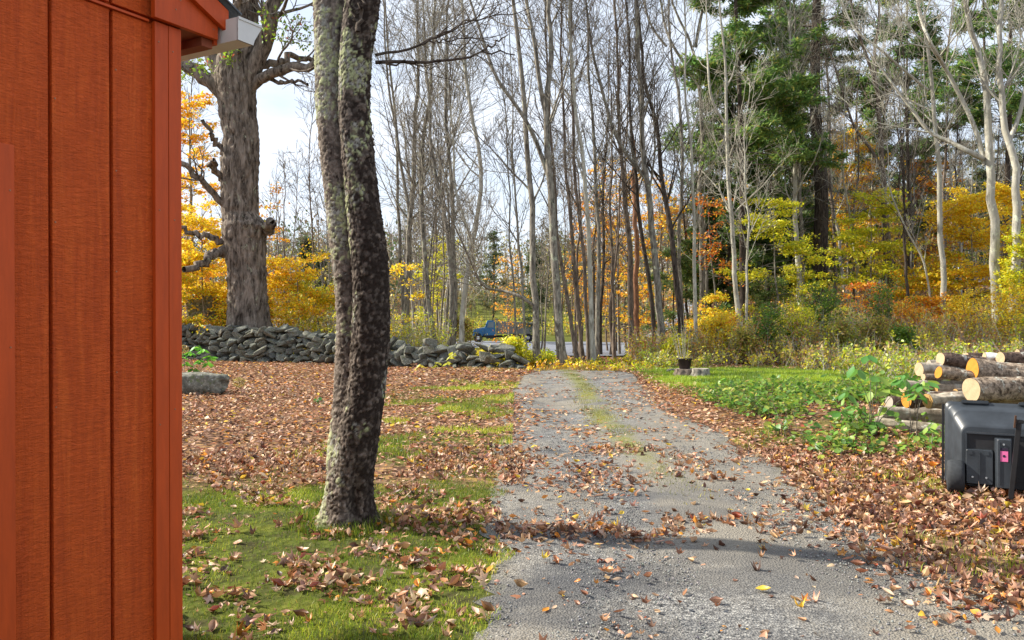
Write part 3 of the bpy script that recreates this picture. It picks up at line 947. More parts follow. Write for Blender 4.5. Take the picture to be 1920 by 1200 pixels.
# ------------------------------------------------------------------ the old maple behind the wall
def big_maple():
    d = 29.5
    rows = [(618, 427, 512), (605, 426, 508), (560, 427, 502), (500, 427, 499), (450, 421, 500), (435, 419, 503), (425, 418, 508), (415, 418, 497), (400, 417, 487), (350, 415, 486), (300, 414, 488), (260, 420, 489), (245, 418, 487), (200, 410, 483), (170, 405, 483), (150, 402, 482), (110, 408, 482), (60, 436, 484), (0, 437, 484), (-120, 445, 490), (-300, 450, 485), (-600, 455, 475)]
    zs = np.array([EYE + (HY - r[0]) / F * d for r in rows])
    c = np.array([(r[1] + r[2]) / 2 for r in rows]); w = np.array([(r[2] - r[1]) / 2 for r in rows])
    bx = (466 - CX) / F * d; bz = T(bx, d)
    zz = np.concatenate([np.arange(bz - .3, 14, .035), np.arange(14, zs[-1], .2)])
    cc = (np.interp(zz, zs, c) - CX) / F * d; ww = np.interp(zz, zs, w) / F * d
    S = 110; th = np.arange(S) / S * 2 * math.pi
    fl = np.exp(-np.maximum(zz - bz - .5, 0) / .35)[:, None]
    r = ww[:, None] * (1 + .10 * fl * (1 + np.cos(th * 5)[None]) + .05 * np.cos(th * 3 + zz[:, None] * .35) - .05)
    for a in range(len(zz)):
        for k in range(S):
            p = Vector((math.cos(th[k]) * r[a, k], math.sin(th[k]) * r[a, k], zz[a] * .28))
            r[a, k] += .085 * abs(mnoise.noise(p * 7.5)) + .05 * mnoise.noise(p * 17) + .05 * mnoise.noise(p * 2.2) - .03
    V = np.stack([(r * np.cos(th) + cc[:, None]).ravel() - bx, (r * np.sin(th)).ravel(), np.repeat(zz, S) - bz], 1)
    n = len(zz)
    i = (np.arange(n - 1)[:, None] * S + np.arange(S)[None]).ravel(); j = (np.arange(n - 1)[:, None] * S + (np.arange(S)[None] + 1) % S).ravel()
    root = empty('old_maple_tree', (bx, d, bz))
    tag(root, 'massive old grey maple with broken limbs rising behind the stone wall', 'tree')
    mt = bark_mat('old_maple_bark', (.028, .021, .016), (.27, .22, .18), (.32, .33, .24), .60, sc=7.5, stretch=.2)
    link('trunk', mesh('trunk', V, np.stack([i, j, j + S, i + S], 1), mt, smooth=True), root)
    base = np.array([bx, d, bz])
    limbs = [([(440, 205), (415, 172), (390, 145), (360, 128), (325, 112), (290, 105), (240, 70)], 17, .3),
             ([(430, 170), (412, 130), (400, 95), (385, 60), (370, 20), (350, -60)], 20, .5),
             ([(462, 175), (480, 120), (497, 85), (508, 45), (516, 0), (530, -60), (560, -180)], 17, -.5),
             ([(470, 165), (490, 148), (515, 137), (540, 126), (590, 126), (640, 110)], 11, -.6),
             ([(480, 125), (510, 120), (535, 118), (540, 104), (570, 108), (600, 118)], 8, .8),
             ([(505, 148), (530, 155), (555, 155), (577, 158)], 4, -.6),
             ([(437, 395), (415, 378), (390, 350), (360, 322), (325, 298), (290, 270)], 7, -.9),
             ([(432, 296), (415, 278), (400, 262), (392, 240), (380, 225)], 6, -.5),
             ([(428, 340), (410, 325), (398, 318), (395, 305), (402, 300)], 7, -.7),
             ([(430, 452), (405, 448), (375, 440), (345, 430), (335, 425)], 7, -.5),
             ([(432, 472), (410, 470), (395, 480), (375, 500), (345, 505)], 10, -.8),
             ([(480, 428), (500, 430), (507, 425), (510, 418)], 14, -.3),
             ([(412, 100), (425, 60), (440, 20), (455, -20)], 8, -.9)]
    LP, LR = [], []
    for q, wpx, dep in limbs:
        P = resample([W(a, b_, d + dep * k / (len(q) - 1) * 2) for k, (a, b_) in enumerate(q)], 16) - base
        P[2:-1] += rng.normal(0, .05, (13, 3))
        LP.append(P); LR.append(wpx / F * d * np.linspace(1, .55, 16))
    LP, LR = np.array(LP), np.array(LR)
    ups = np.concatenate([LP[:4], LP[6:7], LP[12:13]]); upr = np.concatenate([LR[:4], LR[6:7], LR[12:13]])
    P1, R1 = grow(ups, upr, 46, .3, 1, 45, 3.0, 9, .03, .16, .3, .018, .3)
    P2, R2 = grow(P1, R1, 200, .2, 1, 42, 1.4, 6, .02, .18, .5, .010, .4)
    P3, R3 = grow(P2, R2, 500, .2, 1, 42, .6, 4, .0, .18, .6, .0075, .5)
    for P_, R_ in zip(LP, LR): link('limb', mesh('limb', *tubes(P_[None], R_[None], 10), mt, smooth=True), root)
    link('branches', mesh('branches', *tubes(P1, R1, 5), mt, smooth=True), root)
    link('twigs', mesh('twigs', *merge([tubes(P2, R2, 4), tubes(P3, R3, 3)]), M['twig']), root)
    # remnant green leaves by the crown
    cl = np.array([W(a, b_, d - .8) - base for a, b_ in ((530, 40), (550, 60), (570, 85), (540, 75), (560, 45), (575, 60), (520, 70), (390, 125), (372, 118), (432, 95), (430, 115), (340, 140), (505, 30), (500, 50))])
    n = 620
    p = cl[rng.integers(0, len(cl), n)] + rng.normal(0, .18, (n, 3))
    V, Fc = scatter(LEAF_V, LEAF_F, p, rng.uniform(.09, .16, n), .8)
    link('foliage', mesh('foliage', V, Fc, M['leaf'], np.repeat(palette([(.22, .36, .03), (.32, .42, .04), (.45, .14, .08)], [5, 4, 1], n), 5, 0)), root)
big_maple()

# ------------------------------------------------------------------ stone wall
def stones():
    var = []
    for k in range(16):
        bm = bmesh.new()
        for j in range(15):
            p = rng.uniform(-1, 1, 3); p = np.sign(p) * np.abs(p) ** .45
            p[2] *= rng.uniform(.55, 1)
            bm.verts.new(tuple(p * .52))
        r = bmesh.ops.convex_hull(bm, input=bm.verts[:])
        bmesh.ops.delete(bm, geom=[e for e in r['geom_interior'] if isinstance(e, bmesh.types.BMVert)], context='VERTS')
        bmesh.ops.bevel(bm, geom=bm.edges[:], offset=.045, segments=1, affect='EDGES')
        me = bpy.data.meshes.new('stone'); bm.to_mesh(me); bm.free()
        me.materials.append(M['stone'])
        var.append(me)
    return var
STONES = stones()
wall = empty('stone_wall', (-6, 26, 0))
tag(wall, 'long low dry stone wall of mossy grey fieldstones behind the leafy bank', 'stone wall')
# path of the wall: (px, distance, height)
WP = [(170, 29.0, 1.1), (335, 28.6, 1.15), (450, 27.6, 1.18), (560, 27.2, .98), (640, 26.4, .80), (740, 25.2, .70), (850, 24.3, .60), (930, 23.7, .55), (962, 23.5, .34)]
wx = np.array([(p - CX) / F * d for p, d, h in WP]); wy = np.array([d for p, d, h in WP]); wh = np.array([h for *_, h in WP])
cnt = 0
for row in range(2):
    for course in range(7):
        x = wx[0] + rng.uniform(0, .3)
        while x < wx[-1] + .05:
            w_ = rng.uniform(.18, .52)
            hgt = rng.uniform(.16, .28)
            zc = .06 + course * .168
            H = np.interp(x, wx, wh)
            if zc < H + .05 + rng.normal(0, .05):
                yv = np.interp(x, wx, wy) + row * .42 + rng.normal(0, .05) + course * .03
                if not (row == 1 and course < 3):
                    link('stone', STONES[rng.integers(16)], wall, (x + w_ / 2 + 6, yv - 26, T(x, yv) + zc + rng.normal(0, .03)),
                         (rng.normal(0, .25), rng.normal(0, .28), rng.uniform(-.4, .4)), (w_ * 1.12, rng.uniform(.38, .55), hgt * 1.22))
                    cnt += 1
            x += w_ * .93
print('stones', cnt)

def rock(name, label, loc, scale, seed, rot=(0, 0, 0), sub=4, box=.5, mat=None):
    bm = bmesh.new(); bmesh.ops.create_icosphere(bm, subdivisions=sub, radius=.5)
    off = Vector((seed * 5.3, seed, 0))
    for v in bm.verts:
        p = v.co.copy()
        q = Vector([math.copysign(abs(c) ** box, c) * .66 for c in p])
        q *= 1 + .24 * mnoise.noise(p * 2.2 + off) + .10 * mnoise.noise(p * 6 + off) + .03 * mnoise.noise(p * 14 + off)
        v.co = Vector((q.x * scale[0], q.y * scale[1], q.z * scale[2]))
    for f in bm.faces: f.smooth = True
    me = bpy.data.meshes.new(name); bm.to_mesh(me); bm.free(); me.materials.append(mat or M['stone'])
    return tag(link(name, me, None, loc, rot), label, 'rock')
rock('granite_slab', 'long lichen spotted granite slab lying by the shed corner', (-6.38, 15.9, .22), (1.95, .66, .60), 2, (0, .02, .12), 4, .80)
rock('boulder', 'pale rounded stone behind the old maple at the shed edge', (-12.2, 32, 1.7), (1.6, 1.2, 1.4), 5)

# ------------------------------------------------------------------ main trunks, from the photograph
# (label, material key, px width, base/path pixels, forks, distance override, options)
G = 'bare trees standing along the end of the driveway'
TR = [
 ('slender bare tree behind the wall, first to the right of the double trunk', 'bark_grey', 7, [(752, 640), (757, 560), (752, 470), (748, 380), (747, 293), (733, 187), (724, 80)], [], 33),
 ('straight tall grey bare tree behind the wall whose trunk runs unbroken to the top edge', 'bark_grey', 11, [(767, 640), (762, 560), (765, 480), (768, 405), (776, 370), (778, 315), (783, 250), (784, 120), (783, 0)], [[(768, 400), (758, 340), (748, 293), (740, 200), (728, 100)]], 32),
 ('bare tree with a flared curving foot just behind the stone wall', 'bark_grey', 9, [(815, 648), (804, 562), (799, 496), (793, 440), (792, 370), (788, 300), (800, 200), (812, 100), (818, 0)], [], 30),
 ('left stem of the close pair of bare trees left of the blue truck', 'bark_grey', 8, [(842, 650), (847, 566), (844, 468), (834, 405), (821, 342), (813, 300), (800, 150), (790, 0)], [], 29),
 ('right stem of the close pair of bare trees left of the blue truck', 'bark_grey', 9, [(848, 652), (853, 580), (853, 510), (851, 440), (849, 370), (841, 300), (835, 200), (838, 100), (845, 0)], [], 29.6),
 ('pale smooth tree forking in a Y beside the blue truck', 'bark_pale', 9, [(867, 658), (867, 545), (877, 492), (886, 447), (902, 387), (907, 342), (902, 300), (893, 250), (880, 180), (870, 100)], [[(883, 455), (879, 433), (863, 391), (850, 340), (852, 260), (845, 215)]], 28),
 ('thin bare sapling in front of the middle of the truck', 'bark_grey', 4, [(970, 664), (965, 562), (958, 457), (955, 380), (950, 300)], [], 27),
 ('thin crooked bare sapling at the tail of the truck', 'bark_grey', 5, [(991, 668), (981, 580), (975, 510), (972, 430), (965, 330), (960, 240)], [], 26),
 ('grey bare tree at the left edge of the driveway crest', 'bark_grey', 12, [(1010, 690), (1005, 580), (1000, 475), (995, 398), (988, 300), (985, 200), (975, 100), (965, 20)], [[(1003, 575), (975, 553), (940, 545), (905, 540)]], 24.5),
 ('stout lichened bare tree forking high above the driveway crest', 'bark_grey', 15, [(1058, 690), (1049, 615), (1042, 545), (1037, 475), (1033, 405), (1031, 352), (1028, 300), (1027, 260), (1023, 213), (1029, 160), (1035, 107), (1032, 53), (1025, 0)], [[(1028, 330), (1000, 250), (970, 200), (930, 150)], [(1023, 215), (1010, 150), (1003, 80), (985, 0)]], 24.3),
 ('left leaning slim tree just right of the stout forked one', 'bark_brown', 7, [(1084, 680), (1070, 590), (1056, 510), (1044, 440), (1036, 340), (1030, 250)], [], 27),
 ('slim bare tree second in the row right of the stout forked one', 'bark_brown', 7, [(1094, 680), (1084, 580), (1077, 510), (1066, 405), (1061, 300), (1055, 150), (1050, 20)], [], 27.4),
 ('slim bare tree third in the row right of the stout forked one', 'bark_brown', 7, [(1105, 680), (1096, 545), (1093, 457), (1084, 370), (1077, 300), (1070, 160)], [], 27.2),
 ('pinkish smooth trunk beside the bright patch of road', 'bark_pale', 9, [(1114, 680), (1110, 580), (1105, 475), (1100, 387), (1093, 328), (1085, 250), (1072, 100)], [], 26.8),
 ('upright grey trunk touching the right side of the pinkish one', 'bark_grey', 8, [(1119, 668), (1122, 580), (1121, 440), (1115, 335), (1112, 200), (1100, 80)], [], 29),
 ('single slim trunk standing in the gap in front of the road', 'bark_brown', 6, [(1152, 671), (1150, 580), (1147, 475), (1145, 370), (1147, 300), (1145, 150)], [], 29.5),
 ('brown trunk at the left of the crowded clump above the pale rock', 'bark_brown', 10, [(1185, 668), (1182, 545), (1175, 440), (1166, 335), (1160, 200), (1150, 60)], [], 30.5),
 ('dark bare tree at the left of the pair nearest the flower pot', 'bark_dark', 8, [(1233, 672), (1224, 580), (1205, 450), (1190, 330), (1180, 200)], [], 29),
 ('tall dark bare tree at the right of the pair nearest the flower pot', 'bark_grey', 13, [(1241, 673), (1236, 580), (1227, 475), (1220, 405), (1212, 335), (1210, 300), (1207, 293), (1201, 187), (1197, 107), (1192, 27)], [[(1215, 340), (1180, 300), (1150, 250), (1110, 100)]], 28.6),
 ('dark curving bare tree directly behind the flower pot', 'bark_dark', 11, [(1282, 668), (1271, 562), (1261, 475), (1252, 387), (1241, 321), (1240, 293), (1237, 240), (1219, 200), (1208, 160), (1200, 100)], [], 29),
 ('winding slim tree behind the dark one at the flower pot', 'bark_grey', 8, [(1288, 650), (1280, 580), (1271, 510), (1271, 405), (1277, 335), (1276, 315), (1277, 267), (1271, 187), (1261, 133), (1249, 88), (1251, 40)], [[(1249, 88), (1225, 60), (1212, 30)]], 33),
 ('thin pale straight tree just right of the flower pot', 'bark_pale', 7, [(1308, 668), (1304, 545), (1299, 440), (1296, 370), (1290, 250), (1285, 120)], [], 29),
 ('tall grey tree leaning left high up, beside the thin pale one', 'bark_grey', 11, [(1317, 608), (1315, 440), (1317, 300), (1317, 240), (1312, 160), (1307, 107), (1291, 75), (1267, 27)], [[(1312, 160), (1290, 130), (1262, 90), (1245, 50)], [(1303, 90), (1310, 50), (1320, 0)]], 36),
 ('pale slanting tree forking low in front of the green pine', 'bark_pale', 9, [(1390, 629), (1381, 545), (1373, 440), (1366, 335), (1364, 300), (1359, 232), (1371, 187), (1369, 133), (1360, 67), (1355, 0)], [[(1359, 232), (1333, 195), (1328, 150), (1325, 90)]], 31.5),
 ('thin pale pole of a tree against the dark pine trunk', 'bark_pale', 5, [(1402, 636), (1401, 440), (1397, 300), (1399, 150)], [], 30.5),
 ('pale smooth tree at the left of the pair before the big pine', 'bark_pale', 10, [(1504, 601), (1499, 510), (1492, 405), (1488, 300), (1487, 293), (1485, 187), (1482, 80), (1480, 0)], [], 36),
 ('browner tree at the right of the pair before the big pine', 'bark_grey', 8, [(1509, 585), (1500, 405), (1499, 300), (1496, 240), (1492, 107), (1487, 27)], [], 38),
 ('thin pale leaning tree right of the big pine', 'bark_pale', 6, [(1588, 560), (1574, 457), (1560, 370), (1558, 300), (1557, 267), (1543, 187), (1535, 60)], [], 44),
 ('thin winding pale tree between the big pine and the flaky barked one', 'bark_pale', 5, [(1612, 600), (1606, 520), (1597, 400), (1582, 340), (1578, 260), (1584, 170), (1580, 60)], [], 37),
 ('flaky barked tree with a yellow sapling behind it', 'bark_brown', 12, [(1672, 597), (1667, 475), (1656, 370), (1653, 315), (1651, 240), (1643, 160), (1637, 80), (1640, 0)], [[(1643, 165), (1625, 110), (1600, 40)], [(1655, 330), (1640, 290), (1600, 240)]], 38),
 ('thin dark tree right of the flaky barked one', 'bark_dark', 6, [(1705, 622), (1700, 510), (1696, 405), (1686, 307), (1683, 267), (1678, 180)], [], 33),
 ('slim bare tree with peeling pale and dark bark rising above the log pile', 'bark_pale', 10, [(1766, 632), (1763, 510), (1759, 405), (1752, 300), (1747, 267), (1739, 173), (1725, 93), (1716, 0)], [[(1739, 170), (1690, 130), (1640, 85), (1600, 60)]], 31),
 ('thin dark tree between the peeling bark tree and the pale double one', 'bark_dark', 6, [(1808, 583), (1805, 475), (1799, 370), (1794, 300), (1792, 180)], [], 40),
 ('big pale tree splitting into two long limbs above the logs', 'bark_pale', 17, [(1871, 642), (1864, 510), (1859, 405), (1848, 328), (1845, 300), (1849, 240), (1845, 160), (1829, 80), (1805, 0)], [[(1846, 310), (1832, 248), (1795, 173), (1771, 128), (1741, 80), (1720, 27)], [(1846, 300), (1815, 285), (1775, 262), (1745, 255)]], 28.5),
 ('big pale tree draped in yellow vine at the right edge', 'bark_pale', 16, [(1896, 638), (1894, 510), (1894, 405), (1892, 300), (1888, 267), (1875, 213), (1872, 187), (1869, 133), (1872, 0)], [[(1888, 270), (1907, 230), (1925, 150), (1935, 60)]], 28),
 ('thin pale diagonal dead stem leaning onto the peeling bark tree', 'bark_pale', 4, [(1759, 600), (1745, 540), (1729, 482), (1700, 430), (1680, 380)], [], 32),
]
DST = []
for lab, mk_, wpx, pts, forks, d in TR:
    H = rng.uniform(16, 20) if wpx > 6 else rng.uniform(10, 13)
    P, zb = trunk_px(pts, d, H)
    fk = []
    for f in forks:
        q = np.array([W(a, b_, d + .35 * k * rng.choice([-1, 1]) * .5) for k, (a, b_) in enumerate(f)])
        dr = q[-1] - q[-2]; dr /= np.linalg.norm(dr); dr = dr * .6 + np.array([0, 0, .7])
        q = np.vstack([q, q[-1] + dr * 2.2, q[-1] + dr * 4])
        fk.append((q, wpx * .30 / F * d))
    big = wpx > 8
    pale = mk_ == 'bark_pale'
    add_tree('bare_tree', lab, P, wpx * .56 / F * d, zb, M[mk_], M['twig_pale'] if pale else M['twig'], fk,
             n1=28 if big else 18, n2=170 if big else 95, n3=760 if big else 380, t0=.28, L1=.25, group='bare trees along the driveway and wood edge')
# broken snag
P, zb = trunk_px([(1196, 655), (1191, 510), (1191, 405), (1187, 320), (1184, 252)], 33, 1)
add_tree('snag_tree', 'broken reddish brown dead trunk ending in a snapped top', P, .12, zb, M['bark_snag'], M['twig'], snag=True)

# ------------------------------------------------------------------ pines
NEED_V = np.array([[0, 0, 0], [.13, .5, .02], [0, 1, -.02], [-.13, .5, .02]], float)
def needles(P, n, spread, size, cols, wts, t0=.3):
    N, K, _ = P.shape
    pi = rng.integers(0, N, n); f = rng.uniform(t0, 1, n) * (K - 1); k = np.minimum(f.astype(int), K - 2); fr = (f - k)[:, None]
    p = P[pi, k] * (1 - fr) + P[pi, k + 1] * fr + rng.normal(0, spread, (n, 3)) * np.array([1, 1, .45])
    V, Fc = scatter(NEED_V, CARD_F, p, size * rng.uniform(.6, 1.3, n), .5)
    return V, Fc, np.repeat(palette(cols, wts, n, .3), 4, 0)

def pine(name, label, pts, d, wpx, H, z0, nb, Lb, nl, nsize, cols, wts, dead=60, mat='bark_dark', droop=-.01, group=None, flat=.6):
    P, zb = trunk_px(pts, d, H)
    base = np.array([P[0][0], P[0][1], zb]); root = empty(name, tuple(base)); tag(root, label, 'tree', group)
    K = 30; tr = resample(P, K) - base; Ht = tr[-1, 2]
    rad = wpx * .5 / F * d * (1 - .85 * np.linspace(0, 1, K)); rad[0] *= 1.3
    link('trunk', mesh('trunk', *tubes(tr[None], rad[None], 12), M[mat], smooth=True), root)
    P1, R1 = grow(tr[None], rad[None], nb, z0, .99, 78, Lb, 8, droop, .07, .25, .014, .3, lfall=.72, flat=flat)
    P2, R2 = grow(P1, R1, nb * 7, .25, 1, 42, Lb * .36, 5, .01, .09, .5, .008, .4, flat=.4)
    Pd, Rd = grow(tr[None], rad[None], dead, .08, max(z0 + .1, .2), 85, Lb * .62, 7, -.01, .12, .12, .009, .3, rmax=.022)
    Pe, Re = grow(Pd, Rd, dead * 4, .3, 1, 45, Lb * .2, 4, 0, .14, .5, .006, .5)
    link('branches', mesh('branches', *merge([tubes(P1, R1, 4), tubes(P2, R2, 3), tubes(Pd, Rd, 4)]), M['twig'], smooth=True), root)
    if dead: link('dead_twigs', mesh('dead_twigs', *tubes(Pe, Re, 3), M['twig_pale']), root)
    V, Fc, c = needles(P2, int(nl * 1.9), .10, nsize, cols, wts)
    link('foliage', mesh('foliage', V, Fc, M['leaf'], c), root)
    return root
PG = [(.09, .19, .055), (.16, .28, .075), (.26, .37, .085), (.40, .38, .10)]
pine('white_pine_tree', 'green white pine with dark straight trunk and airy boughs above the dark hemlock', [(1394, 608), (1392, 475), (1392, 335), (1391, 315), (1389, 187), (1384, 80), (1381, 0)], 36, 14, 24, .30, 80, 5.0, 30000, .30, PG, [3, 5, 4, 1], 30)
pine('white_pine_tree', 'thickest dark pine trunk in the wood, bristling with dead side branches', [(1539, 590), (1537, 475), (1539, 370), (1537, 300), (1531, 293), (1528, 160), (1529, 53), (1530, 0)], 40, 30, 27, .46, 46, 4.4, 12000, .28, PG, [4, 5, 2, 1], 120, 'bark_dark')
pine('white_pine_tree', 'dark pine trunk behind the vine draped pale tree, green boughs reaching left', [(1880, 560), (1882, 440), (1886, 320), (1888, 213), (1890, 67), (1890, 0)], 42, 13, 24, .38, 56, 5.4, 17000, .32, PG, [4, 5, 3, 1], 60)
pine('white_pine_tree', 'slim dark pine trunk between the two big pale trees', [(1872, 560), (1866, 420), (1858, 300), (1846, 130), (1843, 0)], 46, 9, 24, .42, 44, 4.6, 11000, .32, PG, [4, 5, 3, 1], 30)
HG = [(.055, .11, .03), (.10, .18, .045), (.18, .27, .06), (.30, .30, .08)]
pine('white_pine_tree', 'distant pine with drooping green boughs between the flaky and peeling bark trees', [(1700, 560), (1702, 400), (1700, 200), (1698, 0)], 56, 9, 23, .40, 60, 5.0, 15000, .36, PG, [4, 5, 3, 1], 40)
pine('white_pine_tree', 'feathery pine filling the sky between the dark white pine and the big pine trunk', [(1452, 560), (1450, 400), (1455, 200), (1452, 0)], 52, 10, 24, .34, 64, 4.8, 16000, .36, PG, [4, 5, 3, 2], 30)
pine('hemlock_tree', 'dark dense hemlock under the green pine', [(1365, 600), (1368, 400), (1370, 280)], 40, 9, 14.5, .06, 95, 3.3, 26000, .27, HG, [4, 4, 2, 1], 0, droop=-.03)
pine('hemlock_tree', 'dark hemlock filling the gap between the slanting pale tree and the big pine', [(1440, 590), (1442, 400), (1444, 300)], 43, 9, 13.5, .06, 95, 3.4, 24000, .27, HG, [3, 4, 3, 2], 0, droop=-.03)
pine('hemlock_tree', 'tall dark hemlock between the pale pair and the dark white pine trunk', [(1480, 585), (1481, 400), (1482, 250)], 48, 8, 15.5, .08, 80, 3.2, 20000, .30, HG, [3, 4, 3, 2], 0, droop=-.03)
pine('hemlock_tree', 'dark hemlock standing behind the golden crown right of the big pine', [(1600, 560), (1601, 400), (1602, 230)], 58, 7, 17, .08, 70, 3.6, 15000, .36, HG, [3, 4, 3, 3], 0, droop=-.03)
pine('hemlock_tree', 'low green hemlock bush behind the dark pair by the pot', [(1262, 640), (1262, 600), (1262, 540)], 34, 5, 4.2, .05, 30, 1.7, 5000, .16, HG, [1, 3, 4, 2], 0, droop=-.03)
pine('hemlock_tree', 'green hemlock behind the thin pale tree right of the pot', [(1332, 600), (1330, 500), (1328, 400)], 42, 6, 10, .05, 60, 2.2, 12000, .24, HG, [2, 4, 4, 1], 0, droop=-.03)
pine('hemlock_tree', 'dark hemlock seen between the flaky bark tree and the peeling one', [(1715, 560), (1716, 480), (1717, 400)], 60, 5, 11, .05, 60, 3.2, 9000, .34, HG, [3, 4, 3, 1], 0, droop=-.02)
pine('hemlock_tree', 'small young hemlock under the yellow level sprays', [(1440, 640), (1441, 600), (1442, 560)], 33, 3, 2.4, .05, 24, 1.5, 3500, .13, HG, [2, 3, 4, 2], 0, droop=-.03)

# ------------------------------------------------------------------ leafy understory trees
def pxl(px, d, H, lean=0, n=5):
    x = (px - CX) / F * d; zb = T(x, d)
    return [np.array([x + lean * k / n + rng.normal(0, .04), d, zb - .1 + H * k / n]) for k in range(n + 1)], zb
LT = [ # label, px, d, H, n1, n2, L1, leaves, size, palette
 ('yellow leaved beech sapling spreading level sprays left of the old maple', 385, 31, 6.0, 34, 240, 3.0, 4200, .13, YEL, .1),
 ('yellow and green understory tree at the shed corner behind the wall', 335, 30, 3.9, 34, 240, 2.6, 4200, .13, MIXY, .05),
 ('orange leaved beech with a lichened trunk left of the old maple', 368, 35, 11.5, 46, 300, 2.2, 3600, .15, (ORG[0] + YEL[0], [4, 4, 1, 1, 3, 3, 1, 1]), .2),
 ('orange beech sapling in level tiers right of the old maple', 560, 32, 3.9, 30, 260, 3.2, 3600, .13, (ORG[0] + YEL[0], [1, 3, .5, .5, 6, 5, 2, 2]), .12),
 ('sparse orange leaved sapling sticking out behind the maple trunk', 500, 33, 7.0, 24, 110, 2.4, 620, .14, ORG, .3),
 ('yellow green low beech behind the wall left of the double trunk', 615, 33, 3.0, 26, 200, 2.4, 2600, .12, YGR, .1),
 ('low orange and red sapling at the foot of the old maple', 470, 31, 2.4, 26, 180, 2.8, 2600, .12, MIXY, .1),
 ('sparse yellow sapling just right of the double trunk', 720, 30, 3.6, 14, 60, 1.9, 460, .13, YEL, .2),
 ('young yellow tree behind the pair of bare trees', 820, 45, 6.5, 26, 160, 2.6, 1500, .16, YGR, .1),
 ('tall orange beech glowing behind the row of slim trunks', 1160, 42, 10.2, 60, 360, 3.6, 2000, .15, (ORG[0] + YEL[0], [4, 5, 1, 2, 4, 3, 2, 0]), .12),
 ('orange beech left of the snapped red trunk', 1110, 46, 9.5, 50, 280, 3.0, 1500, .16, ORG, .25),
 ('orange understory tree behind the dark curved trunk', 1225, 40, 8.6, 44, 240, 2.8, 1400, .15, (ORG[0] + YEL[0], [4, 4, 1, 3, 3, 1, 1, 0]), .12),
 ('sparse orange sapling crossing in front of the truck', 952, 36, 2.3, 22, 80, 1.1, 170, .11, ORG, .15),
 ('small orange tree on the far field edge behind the truck', 955, 70, 8.2, 30, 160, 3.8, 260, .22, ORG, .35),
 ('red orange maple sapling under the dark hemlock', 1350, 34, 6.2, 26, 120, 1.9, 380, .13, (RED[0] + ORG[0], [2, 2, 1, 2, 2, 1, 1]), .45),
 ('orange and yellow sapling low at the lawn edge beside the pale slanting tree', 1345, 31, 2.1, 22, 150, 1.7, 1200, .12, MIXY, .1),
 ('yellow green beech sapling in clear level tiers', 1468, 32, 5.4, 26, 230, 2.5, 2900, .12, YGR, .12),
 ('yellow beech sapling left of the big pine trunk', 1500, 36, 3.0, 20, 140, 2.0, 1600, .12, YGR, .1),
 ('bright yellow beech whose sprays hang before the flaky bark tree', 1635, 36, 5.6, 32, 260, 3.3, 3600, .14, YGR, .2),
 ('golden tree behind the flaky bark tree, tallest yellow crown', 1590, 52, 11.4, 60, 380, 4.2, 4800, .19, (YEL[0] + ORG[0], [4, 3, 3, 2, 2, 3, 1, 1]), .25),
 ('rust orange tree at the back between the flaky and peeling bark trees', 1730, 58, 9.5, 50, 300, 4.0, 3400, .20, (ORG[0] + [(.30, .16, .07)], [3, 3, 2, 2, 4]), .2),
 ('red leaved sapling at the foot of the flaky bark tree', 1640, 34, 1.9, 22, 160, 1.9, 800, .11, (RED[0] + ORG[0], [1, 3, 1, 2, 3, 1, 2]), .2),
 ('yellow beech sapling right of the flaky bark tree', 1705, 35, 3.2, 30, 240, 2.6, 3400, .13, MIXY, .1),
 ('wide golden beech filling the space left of the big pale trees', 1830, 34, 6.0, 46, 380, 3.2, 6800, .13, YEL, .1),
 ('golden beech sapling at the right edge behind the vine draped tree', 1930, 31, 5.6, 40, 320, 2.6, 5600, .13, YEL, .06),
 ('orange low sapling beside the peeling bark tree', 1725, 31, 1.5, 22, 160, 1.8, 1900, .12, ORG, .2),
 ('yellow vine tangle climbing the pale tree at the right edge', 1893, 27.6, 4.2, 50, 240, .8, 2400, .11, YGR, .05),
]
for lab, px, d, H, n1, n2, L1, nl, sz, pal, t0 in LT:
    P, zb = pxl(px, d, H, rng.normal(0, .4))
    leafy('leafy_tree', lab, P, .02 + H * .006, zb, M['bark_grey'], int(n1 * 1.25), int(n2 * 1.3), L1, int(nl * 2.1), sz * 1.05, pal, t0=t0)

